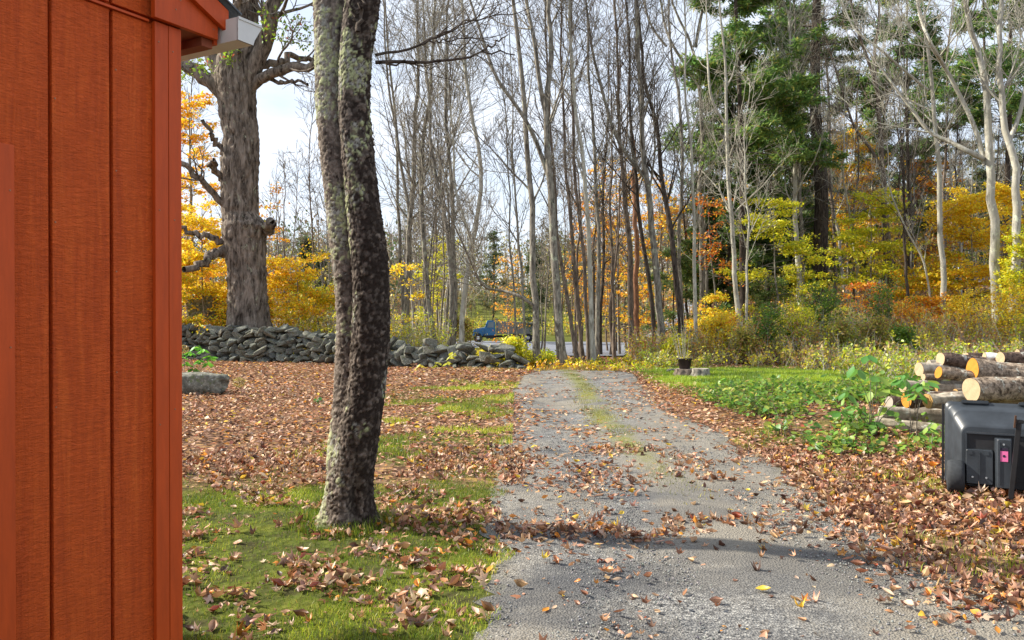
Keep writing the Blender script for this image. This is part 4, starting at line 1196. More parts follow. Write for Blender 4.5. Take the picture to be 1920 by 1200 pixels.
# ------------------------------------------------------------------ background trees
def bg_tree(px, d, mk_, label, H=None, w=None, name='background_tree', crown=None):
    x = (px - CX) / F * d; zb = T(x, d)
    H = H or rng.uniform(13, 19); r = (w or rng.uniform(.05, .12))
    ln = rng.normal(0, .7)
    P = [np.array([x, d, zb - .1])]
    for k in range(1, 7):
        P.append(np.array([x + ln * k / 6 + rng.normal(0, .16), d + rng.normal(0, .15), zb + H * k / 6]))
    add_tree(name, label, np.array(P), r, zb, M[mk_], M['twig_pale'] if mk_ == 'bark_pale' else M['twig'], (), n1=15, n2=60, n3=170, t0=.28, L1=.22,
             group='background woods trees', sides=5, K=14, twmin=.010)
ANCH = [(170, 'hidden mostly behind the shed corner'), (340, 'beside the shed corner, behind the maple'), (400, 'just left of the old maple'), (440, 'directly behind the old maple'), (505, 'in the gap right of the old maple'), (560, 'left of the double trunk'),
        (600, 'half hidden by the left side of the double trunk'), (735, 'just right of the double trunk'), (775, 'right of the tall unbroken grey trunk'), (815, 'behind the tree with the curving foot'), (842, 'by the close pair left of the truck'), (870, 'near the pale Y forked tree'),
        (905, 'over the hood of the blue truck'), (940, 'over the bed of the blue truck'), (985, 'left of the driveway crest trees'), (1020, 'between the two driveway crest trees'), (1065, 'right of the stout forked tree'), (1100, 'behind the pinkish smooth trunk'),
        (1128, 'in front of the left end of the bright road patch'), (1155, 'in front of the right end of the road patch'), (1180, 'behind the brown clump trunk'), (1200, 'beside the snapped red trunk'), (1220, 'left of the dark pair by the pot'), (1250, 'right of the dark pair by the pot'),
        (1275, 'behind the flower pot'), (1300, 'by the thin pale straight tree'), (1330, 'left of the pale slanting tree'), (1370, 'behind the pale slanting tree'), (1405, 'right of the dark white pine trunk'), (1445, 'behind the yellow green tiers'), (1480, 'left of the pale pair'),
        (1512, 'between the pale pair and the big pine'), (1555, 'right of the big pine trunk'), (1595, 'behind the thin winding pale tree'), (1630, 'left of the flaky barked tree'), (1675, 'right of the flaky barked tree'), (1712, 'left of the peeling bark tree'), (1770, 'right of the peeling bark tree'),
        (1815, 'behind the wide golden beech'), (1850, 'behind the big forked pale tree'), (1880, 'between the two big pale trees'), (1905, 'at the right edge of the wood'), (1950, 'beyond the right edge behind the logs')]
TONE = {'bark_grey': 'grey', 'bark_brown': 'brown', 'bark_dark': 'dark', 'bark_pale': 'pale'}
SEEN = {}
def bg_set(n, p0, p1, d0, d1, kinds, h0, h1, w0, w1):
    for k in range(n):
        px, d, kd, w = rng.uniform(p0, p1), rng.uniform(d0, d1), rng.choice(kinds), rng.uniform(w0, w1)
        a = [t for q, t in ANCH if q <= px][-1]
        th = 'thin' if w < w0 + (w1 - w0) * .5 else 'thicker'
        far = 'distant' if d > (d0 + d1) / 2 else 'nearer'
        lb = f'{th} {far} {TONE[str(kd)]} bare tree {a}'
        SEEN[lb] = SEEN.get(lb, 0) + 1
        if len(lb.split()) > 15: lb = lb.replace(' bare tree', ' tree')
        SEEN['=' + lb] = SEEN.get('=' + lb, 0) + 1
        if SEEN['=' + lb] > 1: SEEN[lb] = SEEN['=' + lb]
        if SEEN.get(lb, 1) > 1: lb = ('second ' if SEEN[lb] == 2 else 'third ') + lb
        bg_tree(px, d, kd, lb, H=rng.uniform(h0, h1), w=w)
GB, GBP, ALL4 = ['bark_grey', 'bark_brown'], ['bark_grey', 'bark_brown', 'bark_pale'], ['bark_brown', 'bark_grey', 'bark_dark', 'bark_pale']
bg_set(20, 735, 875, 32, 62, GBP, 9, 15, .035, .08)
bg_set(7, 500, 640, 33, 52, GB, 9, 14, .04, .08)
bg_set(4, 1000, 1080, 32, 60, GB, 6, 11, .03, .05)
bg_set(32, 1075, 1330, 33, 62, ['bark_brown', 'bark_grey', 'bark_dark'], 9, 15, .04, .10)
bg_set(26, 1330, 1660, 38, 85, ALL4, 11, 19, .05, .12)
bg_set(32, 1650, 2050, 36, 90, ALL4, 11, 19, .05, .12)
bg_set(10, 170, 470, 36, 55, GB, 12, 17, .05, .11)

def thicket(name, label, x0, x1, y0, y1, n, h0, h1, tones, wts, leaf, m):
    """brushy growth of the wood too far in to tell the plants apart"""
    x = rng.uniform(x0, x1, n); y = rng.uniform(y0, y1, n)
    k = np.abs(x / y) < .85; x, y = x[k], y[k]; n = len(x)
    H = rng.uniform(h0, h1, n)
    P = np.zeros((n, 5, 3)); P[:, 0] = np.stack([x, y, terrain(x, y)], 1)
    d = np.stack([rng.normal(0, .15, n), rng.normal(0, .15, n), np.ones(n)], 1)
    for j in range(1, 5): P[:, j] = P[:, j - 1] + d * (H / 4)[:, None]; d += rng.normal(0, .12, (n, 3)) * np.array([1, 1, .2])
    Rr = (.012 + H * .004)[:, None] * np.linspace(1, .3, 5)[None]
    P1, R1 = grow(P, Rr, n * 12, .15, 1, 50, (h0 + h1) * .17, 4, .06, .15, .5, .010, .5)
    root = empty(name); tag(root, label, 'undergrowth', kind='stuff')
    o = link('brush_stems', mesh('brush_stems', *merge([tubes(P, Rr, 3), tubes(P1, R1, 3)]), M['twig']), root); o['kind'] = 'stuff'
    c3 = np.array(tones)[rng.choice(len(tones), n, p=np.array(wts, float) / sum(wts))]
    V, Fc, _ = leaves_on(P1, n * m, .12, leaf, (tones, wts), .7, .1, CARD_V, CARD_F, 1)
    lp = V.reshape(-1, 4, 3).mean(1); nz = fbm(lp[:, 0] * .22, lp[:, 1] * .12 + lp[:, 2] * .25, 412)
    T_ = np.array(tones); qi = np.clip(((nz - .3) / .4 * len(T_)).astype(int) + rng.integers(-1, 2, len(lp)), 0, len(T_) - 1)
    cc = T_[qi] * rng.uniform(.65, 1.35, (len(lp), 1))
    o = link('brush_leaves', mesh('brush_leaves', V, Fc, M['leaf'], np.repeat(cc, 4, 0)), root); o['kind'] = 'stuff'
thicket('slope_thicket', 'dense olive, rust and evergreen growth filling the wood on the right hill', 9, 85, 50, 108, 900, 3, 9,
        [(.06, .10, .03), (.12, .16, .04), (.30, .28, .06), (.26, .18, .10), (.55, .30, .05), (.62, .46, .05)], [1, 1, 1, 1, 1, 1], .26, 95)
thicket('hedgerow_thicket', 'grey brown brush along the far side of the field', -40, 14, 118, 150, 420, 3, 7,
        [(.22, .18, .12), (.14, .16, .06), (.28, .24, .12), (.42, .26, .08)], [1, 1, 1, 1], .34, 60)
thicket('left_thicket', 'brush of yellow and grey stems seen between the left trunks', -42, -5, 48, 85, 260, 2, 5,
        [(.30, .26, .10), (.20, .22, .08), (.55, .42, .06), (.28, .20, .12)], [1, 1, 1, 1], .20, 70)

# ------------------------------------------------------------------ far wood on the hills
def far_wood():
    n = 900
    x = rng.uniform(-150, 190, n); y = rng.uniform(112, 230, n)
    keep = ~((np.abs(x / y + .02) < .055) & (y < 150))
    x, y = x[keep], y[keep]; n = len(x)
    z = terrain(x, y)
    H = rng.uniform(11, 17, n)
    kind = rng.random(n)
    Ps = np.zeros((n, 4, 3)); Ps[:, :, 0] = x[:, None]; Ps[:, :, 1] = y[:, None]; Ps[:, :, 2] = z[:, None] + H[:, None] * np.linspace(0, 1, 4)[None]
    Ps[:, 1:, 0] += rng.normal(0, .4, (n, 3))
    Rs = .16 * np.linspace(1, .2, 4)[None].repeat(n, 0)
    P1, R1 = grow(Ps, Rs, n * 16, .25, 1, 40, 4.5, 4, .1, .12, .5, .035, .5)
    tag(link('far_wood_branches', mesh('far_wood_branches', *merge([tubes(Ps, Rs, 4), tubes(P1, R1, 3)]), M['twig'])), 'bare grey branches of the far hillside wood', kind='stuff')
    m = 210
    idx = np.repeat(np.arange(n), m)
    q = rng.normal(0, 1, (len(idx), 3)); q /= np.linalg.norm(q, axis=1, keepdims=True); q *= rng.uniform(.4, 1, (len(idx), 1)) ** .5
    cr = rng.uniform(2.2, 3.6, n)
    p = np.stack([x[idx] + q[:, 0] * cr[idx], y[idx] + q[:, 1] * cr[idx], z[idx] + H[idx] * .5 + q[:, 2] * H[idx] * .50], 1)
    tones = np.array([(.16, .18, .05), (.32, .30, .06), (.24, .19, .13), (.52, .30, .06), (.08, .12, .04), (.20, .17, .13)])
    w = np.array([3, 3, 4, 1.6, 2, 3]); tn = tones[rng.choice(6, n, p=w / w.sum())]
    dens = rng.random(len(idx)) < np.where(kind < .45, .35, 1)[idx]
    p, idx = p[dens], idx[dens]
    V, Fc = scatter(CARD_V, CARD_F, p, rng.uniform(.35, .75, len(p)), 1.0)
    c = tn[idx] * rng.uniform(.65, 1.35, (len(p), 1))
    tag(link('far_wood_foliage', mesh('far_wood_foliage', V, Fc, M['leaf'], np.repeat(c, 4, 0))), 'muted olive and rust crowns of the far hillside wood', kind='stuff')
far_wood()
EX = [(1345, 75), (1385, 90), (1425, 80), (1458, 96), (1492, 84), (1520, 74), (1585, 82), (1612, 94), (1632, 78), (1678, 98), (1700, 80), (1722, 92), (1742, 104), (1780, 82), (1822, 100), (1838, 78), (1872, 92), (1892, 104), (1938, 80), (1975, 95)]
for k, (px, d, H) in enumerate([(575, 70, 9), (600, 75, 8), (1000, 85, 11), (925, 120, 14), (1565, 95, 15), (1650, 90, 17), (1760, 95, 17), (1800, 90, 15), (1850, 95, 17), (1910, 85, 16)] + [(a, b, 9 + (a * 7 % 5) * 1.4 + (b - 74) * .08) for a, b in EX]):
    labs = ['young far spruce seen left of the double trunk', 'second young spruce close to the double trunk', 'dark conifer beyond the road behind the driveway crest', 'dark round evergreen on the far hill above the truck',
            'far conifer just right of the big pine trunk', 'olive pine top behind the flaky bark tree', 'far pine left of the big pale trees', 'far pine on the skyline between the big pale limbs', 'tall far pine behind the big pale trees', 'far pine at the right edge of the wood'] + [f'olive green conifer deep in the wood, {a}' for a in ('behind the tree leaning left high up', 'behind the dark white pine trunk', 'right of the dark white pine trunk', 'above the yellow green tiers', 'left of the pale pair', 'directly left of the big pine', 'just beyond the thin leaning pale tree', 'by the thin winding pale tree', 'left of the flaky barked tree', 'right of the flaky barked tree', 'behind the thin dark tree', 'left of the peeling bark tree, lower one', 'behind the peeling bark tree', 'right of the peeling bark tree', 'above the wide golden beech', 'left of the big forked pale tree', 'between the two big pale trees', 'behind the vine draped tree', 'just past the right edge', 'far past the right edge')]
    x = (px - CX) / F * d; zb = T(x, d)
    P = [np.array([x, d, zb - .2]), np.array([x + .1, d, zb + H * .5]), np.array([x, d, zb + H])]
    root = empty('far_conifer_tree', (x, d, zb)); tag(root, labs[k], 'tree', 'far conifers')
    tr = resample(P, 14) - np.array([x, d, zb]); rad = .16 * np.linspace(1, .1, 14)
    P1, R1 = grow(tr[None], rad[None], 60, .12, .99, 80, H * .26, 6, -.02, .06, .3, .02, .4, lfall=.85, flat=.6)
    link('trunk', mesh('trunk', *merge([tubes(tr[None], rad[None], 5), tubes(P1, R1, 3)]), M['bark_dark']), root)
    V, Fc, c = needles(P1, 4200, .25, .42, [(.045, .075, .03), (.08, .11, .035), (.15, .16, .045)], [3, 3, 2], .1)
    link('foliage', mesh('foliage', V, Fc, M['leaf'], c), root)

# ------------------------------------------------------------------ undergrowth along the wood edge
def undergrowth():
    # weed stems with small leaves: wood edge, field edges, foot of the trees
    zones = [ # x0,x1,y0,y1,count,hmin,hmax,palette
        (4.2, 19, 23.3, 29, 1700, .35, 1.35, (OLV[0] + YGR[0] + [(.46, .20, .05)], [4, 5, 4, 3, 2, 2, 2, 1, 1, 1])),
        (8.5, 22, 27, 34, 700, .4, 1.3, (OLV[0] + YEL[0] + GRN[0], [4, 4, 4, 2, 2, 2, 2, 1, 1, 2, 1, 1, 1])),
        (8.0, 13.5, 15.5, 24, 620, .25, .95, (OLV[0] + YGR[0] + [(.50, .36, .12)], [4, 5, 3, 2, 1, 3, 2, 2, 1, 4])),
        (.4, 4.6, 22.6, 27.5, 190, .05, .20, (YEL[0] + YGR[0] + [(.46, .24, .08)], [2, 1, 2, 1, 1, 1, 1, 1, 12])),
        (-1.3, 1.3, 24.2, 27, 420, .2, .55, (YGR[0], [4, 1, 5, 0])),
        (-8, -2.3, 27.5, 34, 520, .5, 1.5, (OLV[0] + YGR[0], [4, 4, 3, 2, 1, 3, 2, 2, 1])),
        (4.6, 9, 26, 33, 600, .2, .8, (OLV[0] + [(.42, .2, .08)], [3, 4, 2, 3, 2, 3])),
        (5, 30, 34, 60, 900, .4, 1.4, (OLV[0] + ORG[0] + YEL[0], [4, 4, 3, 3, 3, 2, 2, 1, 1, 2, 2, 1, 1])),
        (-16, -7, 29.5, 34, 420, .4, 1.5, (MIXY[0] + OLV[0], [3, 2, 3, 2, 2, 2, 2, 2, 1, 1])),
        (-6, 14, 97, 112, 500, .6, 2.2, (OLV[0] + YGR[0], [3, 3, 3, 1, 2, 3, 3, 2, 1])),
    ]
    for zi, (x0, x1, y0, y1, n, h0, h1, pal) in enumerate(zones):
        x = rng.uniform(x0, x1, n); y = rng.uniform(y0, y1, n)
        if zi == 0: y = y + np.maximum(0, 9 - x) * .12
        if zi == 0: y = y + (fbm(x * .6, x * 0, 57) - .5) * 2.6 + .3
        h = rng.uniform(h0, h1, n) * (.35 + 1.3 * fbm(x * .6, y * .6, 50 + zi))
        if zi == 0: h *= .3 + .7 * smoothstep((y - np.maximum(0, 9 - x) * .12 - 23) / 2.5)
        ka = ~on_apron(x, y); x, y, h = x[ka], y[ka], h[ka]; n = len(x)
        P = np.zeros((n, 5, 3)); P[:, 0] = np.stack([x, y, terrain(x, y)], 1)
        d = np.stack([rng.normal(0, .25, n), rng.normal(0, .25, n), np.ones(n)], 1)
        for k in range(1, 5):
            P[:, k] = P[:, k - 1] + d * (h / 4)[:, None]; d = d + rng.normal(0, .16, (n, 3)) * np.array([1, 1, .3])
        R = .008 * np.linspace(1, .4, 5)[None].repeat(n, 0)
        P1, R1 = grow(P, R, n * 4, .03, 1, 45, (h0 + h1) * .26, 4, .03, .15, .6, .004, .5)
        V, Fc, c = leaves_on(P1, n * 20, .05, .085 if y0 < 60 else .22, pal, .7, .1, zsq=1)
        lp = V.reshape(-1, 5, 3).mean(1); nz = fbm(lp[:, 0] * .55 + 3, lp[:, 1] * .4, 300 + zi) + rng.normal(0, .05, len(lp))
        cols_ = np.array(pal[0]); order = np.argsort(cols_[:, 0] - cols_[:, 1]); qn = np.clip(((nz - .3) / .4 * len(cols_)).astype(int), 0, len(cols_) - 1)
        cl_ = cols_[order][qn] * rng.uniform(.7, 1.3, (len(lp), 1)); use = rng.random(len(lp)) < .6
        c = np.where(np.repeat(use, 5)[:, None], np.repeat(cl_, 5, 0), c)
        names = ['wood_edge_weeds', 'slope_weeds', 'log_pile_weeds', 'crest_weeds', 'yellow_weeds', 'wall_back_weeds', 'clump_weeds', 'forest_floor_weeds', 'maple_foot_weeds', 'field_edge_weeds']
        labs = ['tangled olive and yellow weeds along the lawn and wood edge', 'mixed weeds on the slope behind the log pile', 'golden tall weeds rising right behind the log pile', 'yellow leafy weeds over the driveway crest', 'bright yellow green weeds past the end of the stone wall', 'olive brush behind the right part of the stone wall', 'brown weeds around the crowded trunks', 'sparse autumn brush on the forest floor', 'yellow brush behind the left part of the stone wall', 'olive brush beyond the road']
        root = empty(names[zi], (0, 0, 0)); tag(root, labs[zi], 'undergrowth', kind='stuff')
        o = link('weed_stems', mesh('weed_stems', *merge([tubes(P, R, 3), tubes(P1, R1, 3)]), M['twig_pale']), root); o['kind'] = 'stuff'
        o = link('weed_leaves', mesh('weed_leaves', V, Fc, M['leaf'], c), root); o['kind'] = 'stuff'
undergrowth()

# separate shrubs one can pick out along the wood edge
SHR = [('yellow bush just right of the flower pot', 1345, 25.5, 1.15, YEL), ('bright yellow bush at the foot of the peeling bark tree', 1812, 27.5, 1.5, YEL), ('green bush under the yellow level sprays', 1440, 25.5, 1.3, GRN),
       ('yellow green bush right of the green one at the wood edge', 1500, 25.5, 1.15, YGR), ('dark green leafy bush in front of the big pine foot', 1545, 27, 1.7, GRN), ('bronze bush at the lawn edge below the big pine', 1575, 24.8, 1.0, OLV),
       ('tall green bush before the flaky barked tree', 1668, 28, 1.8, GRN), ('orange bush between the flaky tree and the logs', 1705, 27, 1.2, ORG), ('olive grassy bush left of the log pile', 1640, 24, 1.1, OLV), ('green bush right behind the log pile', 1700, 23.4, .95, GRN),
       ('golden bush behind the right end of the log pile', 1885, 26, 1.6, YEL), ('yellow bush covering the end of the stone wall', 965, 24.6, .75, YGR), ('olive bush at the truck nose', 872, 30, 1.3, OLV), ('rust red bush by the pale rock', 1218, 27.8, .65, RED),
       ('small yellow bush left of the flower pot', 1262, 25, .7, YGR), ('orange bush glowing low behind the pale thin tree', 1325, 29, 1.0, MIXY), ('orange fern like bush under the slanting tree', 1365, 28.5, 1.1, ORG), ('brown seedy bush at the lawn edge, middle', 1400, 24.6, .85, OLV)]
for lab, px, d, H, pal in SHR:
    P, zb = pxl(px, d, H, 0)
    leafy('shrub', lab, P, .012, zb, M['twig'], 34, 190, H * .85, 2300, .085, pal, t0=.05, flat=.1, ang=38, up=.08, cat='shrub', spread=.07, lfall=.4)

# ------------------------------------------------------------------ fallen leaves
LIT = ([(.38, .18, .085), (.23, .105, .055), (.50, .30, .17), (.11, .055, .035), (.60, .25, .04), (.66, .44, .05), (.44, .25, .165), (.28, .07, .035), (.60, .42, .28)], [5, 5, 6, 4, 1.4, .8, 5, .8, 3.5])
def leaf_density(x, y):
    n1 = fbm(x * 1.1, y * 1.1, 41); n2 = fbm(x * 3.1, y * 3.1, 42)
    on_drive = (x > xL(y)) & (x < xR(y)) & (y < 22.8)
    left = x <= xL(y)
    right = x >= xR(y)
    d = np.zeros_like(x)
    L = smoothstep((y - 7.4) / 1.0) * (.62 + .5 * (n1 - .45) * 3)
    L = np.maximum(L, .62 * smoothstep((n2 - .48) / .09) + .05)
    L *= 1 - .85 * smoothstep((n1 - .53) / .08) * smoothstep((x + 2.7) / 1.2) * (y < 19)
    L = np.maximum(L, 1.0 * np.exp(-((y - 6.25) / .42) ** 2) * smoothstep((x + 1.4) / .5))
    d = np.where(left, L, d)
    dr = .018 + .12 * smoothstep((n2 - .52) / .1) + .22 * smoothstep((n1 - .56) / .05) * smoothstep((y - 6.5) / 1)
    dr = np.maximum(dr, 1.0 * .8 * np.exp(-((y - (5.80 + .08 * x)) / (.34)) ** 2) * smoothstep((2.6 - x) / 1.2) * smoothstep((n2 - .36) / .2))
    dr = np.maximum(dr, .95 * smoothstep((x - (1.9 + .55 * (n1 - .5))) / 1.1) * smoothstep((y - 3.8) / .6) * smoothstep((7.4 - y) / .8))
    dr = np.maximum(dr, .95 * smoothstep((.42 - x + .5 * (n2 - .5)) / .5) * smoothstep((y - 7.2) / .5) * smoothstep((17 - y) / 3))
    dr = np.maximum(dr, .9 * np.exp(-((x - 1.25) / .42) ** 2 - ((y - 9.4) / .5) ** 2))
    dr = np.maximum(dr, .6 * np.exp(-((x - .75) / .22) ** 2 - ((y - 8.1) / .22) ** 2))
    dr = np.maximum(dr, .8 * smoothstep((x - 2.25 - .5 * (n2 - .5)) / .5) * smoothstep((y - 11.2) / .8) * smoothstep((16.5 - y) / 1))
    dr = np.maximum(dr, .5 * smoothstep((n1 - .52) / .06) * smoothstep((y - 10) / 2) * np.exp(-((x - .2) / .5) ** 2))
    d = np.where(on_drive, dr, d)
    Rr = .85 * smoothstep((n1 - .30) / .12) + .15
    Rr *= 1 - .93 * smoothstep((x - 3.5) / .6) * smoothstep((y - 15.5) / 1.5)
    Rr *= 1 - .35 * smoothstep((y - 8) / 1.5) * (y < 16)
    Rr *= 1 - .85 * np.exp(-((x - 3.3) / .5) ** 2 - ((y - 5.0) / .35) ** 2)
    d = np.where(right, Rr, d)
    far = y > 22.8
    d = np.where(far, .55 + .4 * (x > 5), d)
    return np.clip(d, 0, 1)

def ground_z(x, y):
    """top of the driveway or the ground under a point"""
    z = terrain(x, y)
    on = (x > xL(y)) & (x < xR(y)) & (y < 22.6)
    return z + np.where(on, .026, .006)

def litter(name, label, x0, x1, y0, y1, n, s0, s1, tmpl, tilt=.35, lift=.03, pal=LIT):
    x = rng.uniform(x0, x1, n); y = rng.uniform(y0, y1, n)
    k = (rng.random(n) < leaf_density(x, y)) & (np.abs(x / y) < .80) & ~on_apron(x, y)
    # not inside the shed
    rel = np.stack([x - Corner.x, y - Corner.y], 1)
    s_ = rel @ np.array([eS.x, eS.y]); n_ = rel @ np.array([eN.x, eN.y])
    k &= ~((s_ > -.02) & (n_ < .02))
    x, y = x[k], y[k]; n = len(x)
    dens = leaf_density(x, y)
    z = ground_z(x, y) + rng.uniform(-.12, 1, n) ** 2 * lift * (.25 + dens) * np.where((x > xL(y)) & (x < 2.6), .45, 1)
    pos = np.stack([x, y, z], 1)
    Vs, Fs, Cs, o = [], [], [], 0
    which = rng.integers(0, len(tmpl), n)
    for w in range(len(tmpl)):
        q = which == w
        V, Fc = scatter(tmpl[w][0], tmpl[w][1], pos[q], s0 + (s1 - s0) * rng.random(q.sum()) ** 1.5, tilt * (.35 + .75 * dens[q]))
        Vs.append(V); Fs.append(Fc + o); o += len(V)
        Cs.append(np.repeat(palette(*pal, int(q.sum()), .35), len(tmpl[w][0]), 0))
    tag(link(name, mesh(name, np.concatenate(Vs), np.concatenate(Fs), M['litter'], np.concatenate(Cs))), label, 'fallen leaves', kind='stuff')
    return n
TM = [oval(1.3), oval(.5), lobed(5, 1.3), oval(.9), oval(-.6), oval(-1.1), lobed(5, -.6)]
TS = [(LEAF_V, LEAF_F)]
c1 = litter('leaf_litter_near', 'curled brown leaves across the near lawn, driveway and right bank', -5.2, 6.5, 3.4, 9.5, 84000, .020, .092, TM, .6, .05)
c2 = litter('leaf_litter_middle', 'thick brown leaf carpet between the driveway and the stone wall', -11, 8, 9.5, 17, 70000, .04, .10, TS, .35, .05)
c3 = litter('leaf_litter_back', 'brown leaf carpet in front of the stone wall', -15, 9, 17, 31, 62000, .07, .13, TS, .3, .05)
c4 = litter('leaf_litter_forest', 'brown leaves on the rising forest floor', -6, 40, 28, 62, 42000, .12, .24, TS, .3, .05)
print('litter', c1, c2, c3, c4)

# ------------------------------------------------------------------ grass
def grass(name, label, x0, x1, y0, y1, n, h0, h1, w, cols, wts, maskf, lean=.5):
    x = rng.uniform(x0, x1, n); y = rng.uniform(y0, y1, n)
    k = rng.random(n) < maskf(x, y)
    k &= np.abs(x / y) < .82
    rel = np.stack([x - Corner.x, y - Corner.y], 1)
    k &= ~(((rel @ np.array([eS.x, eS.y])) > -.02) & ((rel @ np.array([eN.x, eN.y])) < .02))
    x, y = x[k], y[k]; n = len(x)
    cl = fbm(x * 5, y * 5, 61)
    h = rng.uniform(h0, h1, n) * (.5 + cl)
    a = rng.uniform(0, 2 * math.pi, n)
    dx, dy_ = np.cos(a), np.sin(a)
    ln = rng.uniform(.15, 1, n) * lean * h
    la = rng.uniform(0, 2 * math.pi, n)
    z = terrain(x, y) - .004 + np.where((x > xL(y)) & (x < xR(y)), .03, 0)
    b = np.stack([x, y, z], 1)
    wv = np.stack([dx, dy_, dx * 0], 1) * (w / 2) * rng.uniform(.7, 1.3, n)[:, None]
    lv = np.stack([np.cos(la), np.sin(la), la * 0], 1) * ln[:, None]
    up = np.stack([x * 0, x * 0, h], 1)
    V = np.stack([b - wv, b + wv, b + lv * .35 + up * .6 + wv * .7, b + lv * .35 + up * .6 - wv * .7, b + lv + up], 1)
    i = np.arange(n)[:, None] * 5
    F3 = (i[:, None] + np.array([[0, 1, 2], [0, 2, 3], [3, 2, 4]])[None]).reshape(-1, 3)
    c = palette(cols, wts, n, .3); pt_ = smoothstep((fbm(x * 1.4, y * 1.4, 64) - .38) / .25)[:, None]; c = c * (.62 + .5 * pt_) + pt_ * np.array([.07, .03, .0])
    tag(link(name, mesh(name, V.reshape(-1, 3), F3, M['grass'], np.repeat(c, 5, 0))), label, 'grass', kind='stuff')
    return n
GC = [(.15, .26, .02), (.24, .37, .025), (.40, .46, .04), (.52, .48, .10), (.09, .14, .02)]
def m_near(x, y): return np.where(x < xL(y) - .0 + .30 * (fbm(y * 1.7, y * 0, 21) - .5) + .34 * (fbm(x * 4, y * 4, 66) - .5), 1, 0) * (.22 + .78 * smoothstep((fbm(x * 2.2, y * 2.2, 62) - .38) / .2)) * smoothstep((8.6 - y + (fbm(x, y, 63) - .5) * 3) / 1.2)
def m_mid(x, y): return (x < xL(y) + .1) * smoothstep((fbm(x * 1.1, y * 1.1, 41) - .50) / .08) * smoothstep((x + 3) / 1.2)
def m_lawn(x, y): return (x > xR(y) + .1) * lawn_mask(x, y)
def m_patch(x, y): return np.clip(np.exp(-((x - 3.3) / .5) ** 2 - ((y - 5.0) / .35) ** 2) + (x > xR(y)) * .8 * smoothstep((fbm(x * 1.5, y * 1.5, 71) - .55) / .07) * (y < 12), 0, 1)
def m_centre(x, y): return np.exp(-((x - 1.48 - .1 * np.sin(y * .4)) / (.22)) ** 2) * smoothstep((fbm(x * 2, y * 2, 72) - .42) / .12) * smoothstep((y - 6.2) / 2) * .5
def m_edge(x, y): return smoothstep((y - 22.4) / .6) * smoothstep((27 - y) / 2) * .9
g1 = grass('near_grass', 'short green grass of the near lawn', -4.6, .25, 3.3, 9.5, 210000, .012, .038, .0042, GC, [4, 5, 4, 2, 2], m_near, .9)
g2 = grass('bank_grass', 'green grass patches among the leaves left of the driveway', -3.2, .3, 9, 19, 60000, .03, .07, .008, GC, [3, 4, 5, 3, 1], m_mid, .8)
g3 = grass('side_lawn_grass', 'bright green lawn strip by the stump and wood edge', 3.0, 12, 14.5, 24.6, 130000, .04, .09, .011, [(.16, .30, .02), (.24, .40, .03), (.36, .44, .04)], [3, 4, 2], m_lawn, .6)
g4 = grass('right_bank_grass', 'grass tufts among leaves on the right bank', 2.4, 6, 4.2, 12, 36000, .03, .08, .006, GC, [2, 4, 5, 3, 1], m_patch, .7)
g5 = grass('centre_grass', 'sparse mossy grass strip down the middle of the driveway', .9, 2.1, 6.2, 22.5, 60000, .012, .045, .007, [(.26, .27, .05), (.36, .34, .06), (.18, .22, .03)], [3, 3, 3], m_centre, .9)
g6 = grass('crest_grass', 'yellow grass over the driveway crest', -1.5, 6, 22.4, 25.5, 9000, .03, .09, .014, [(.50, .38, .08), (.56, .34, .08), (.34, .36, .04)], [3, 3, 2], m_edge, .7)
print('grass', g1, g2, g3, g4, g5, g6)
# tuft round the foot of the twin tree
x0 = (650 - CX) / F * 6.15
def m_foot(x, y): return np.exp(-((np.hypot(x - x0, y - 6.1) - .30) / .10) ** 2)
grass('tree_foot_grass', 'longer grass around the foot of the double trunk', x0 - .6, x0 + .6, 5.4, 6.8, 6500, .05, .12, .005, GC, [4, 5, 3, 1, 2], m_foot, .6)

# ------------------------------------------------------------------ loose gravel on the near driveway
def gravel():
    n = 26000
    x = rng.uniform(-.3, 3.3, n); y = 3.3 + (rng.random(n) ** 1.5) * 8
    k = (x > xL(y) - .1) & (x < xR(y)) & (rng.random(n) < smoothstep((fbm(x * 1.3, y * .9, 81) - .30) / .35) + .1)
    x, y = x[k], y[k]; n = len(x)
    OV = np.array([[1, 0, 0], [0, 1, 0], [-1, 0, 0], [0, -1, 0], [0, 0, .7], [0, 0, -.7]], float) * .5
    OF = np.array([[0, 1, 4], [1, 2, 4], [2, 3, 4], [3, 0, 4], [1, 0, 5], [2, 1, 5], [3, 2, 5], [0, 3, 5]])
    z = ground_z(x, y) - .006
    V, Fc = scatter(OV, OF, np.stack([x, y, z], 1), rng.uniform(.007, .018, n), .5)
    c = palette([(.18, .18, .18), (.27, .265, .25), (.10, .10, .105), (.36, .35, .33)], [4, 4, 3, .7], n, .25)
    tag(link('loose_gravel', mesh('loose_gravel', V, Fc, M['gravel'], np.repeat(c, 6, 0))), 'loose grey gravel on the near driveway', 'gravel', kind='stuff')
gravel()

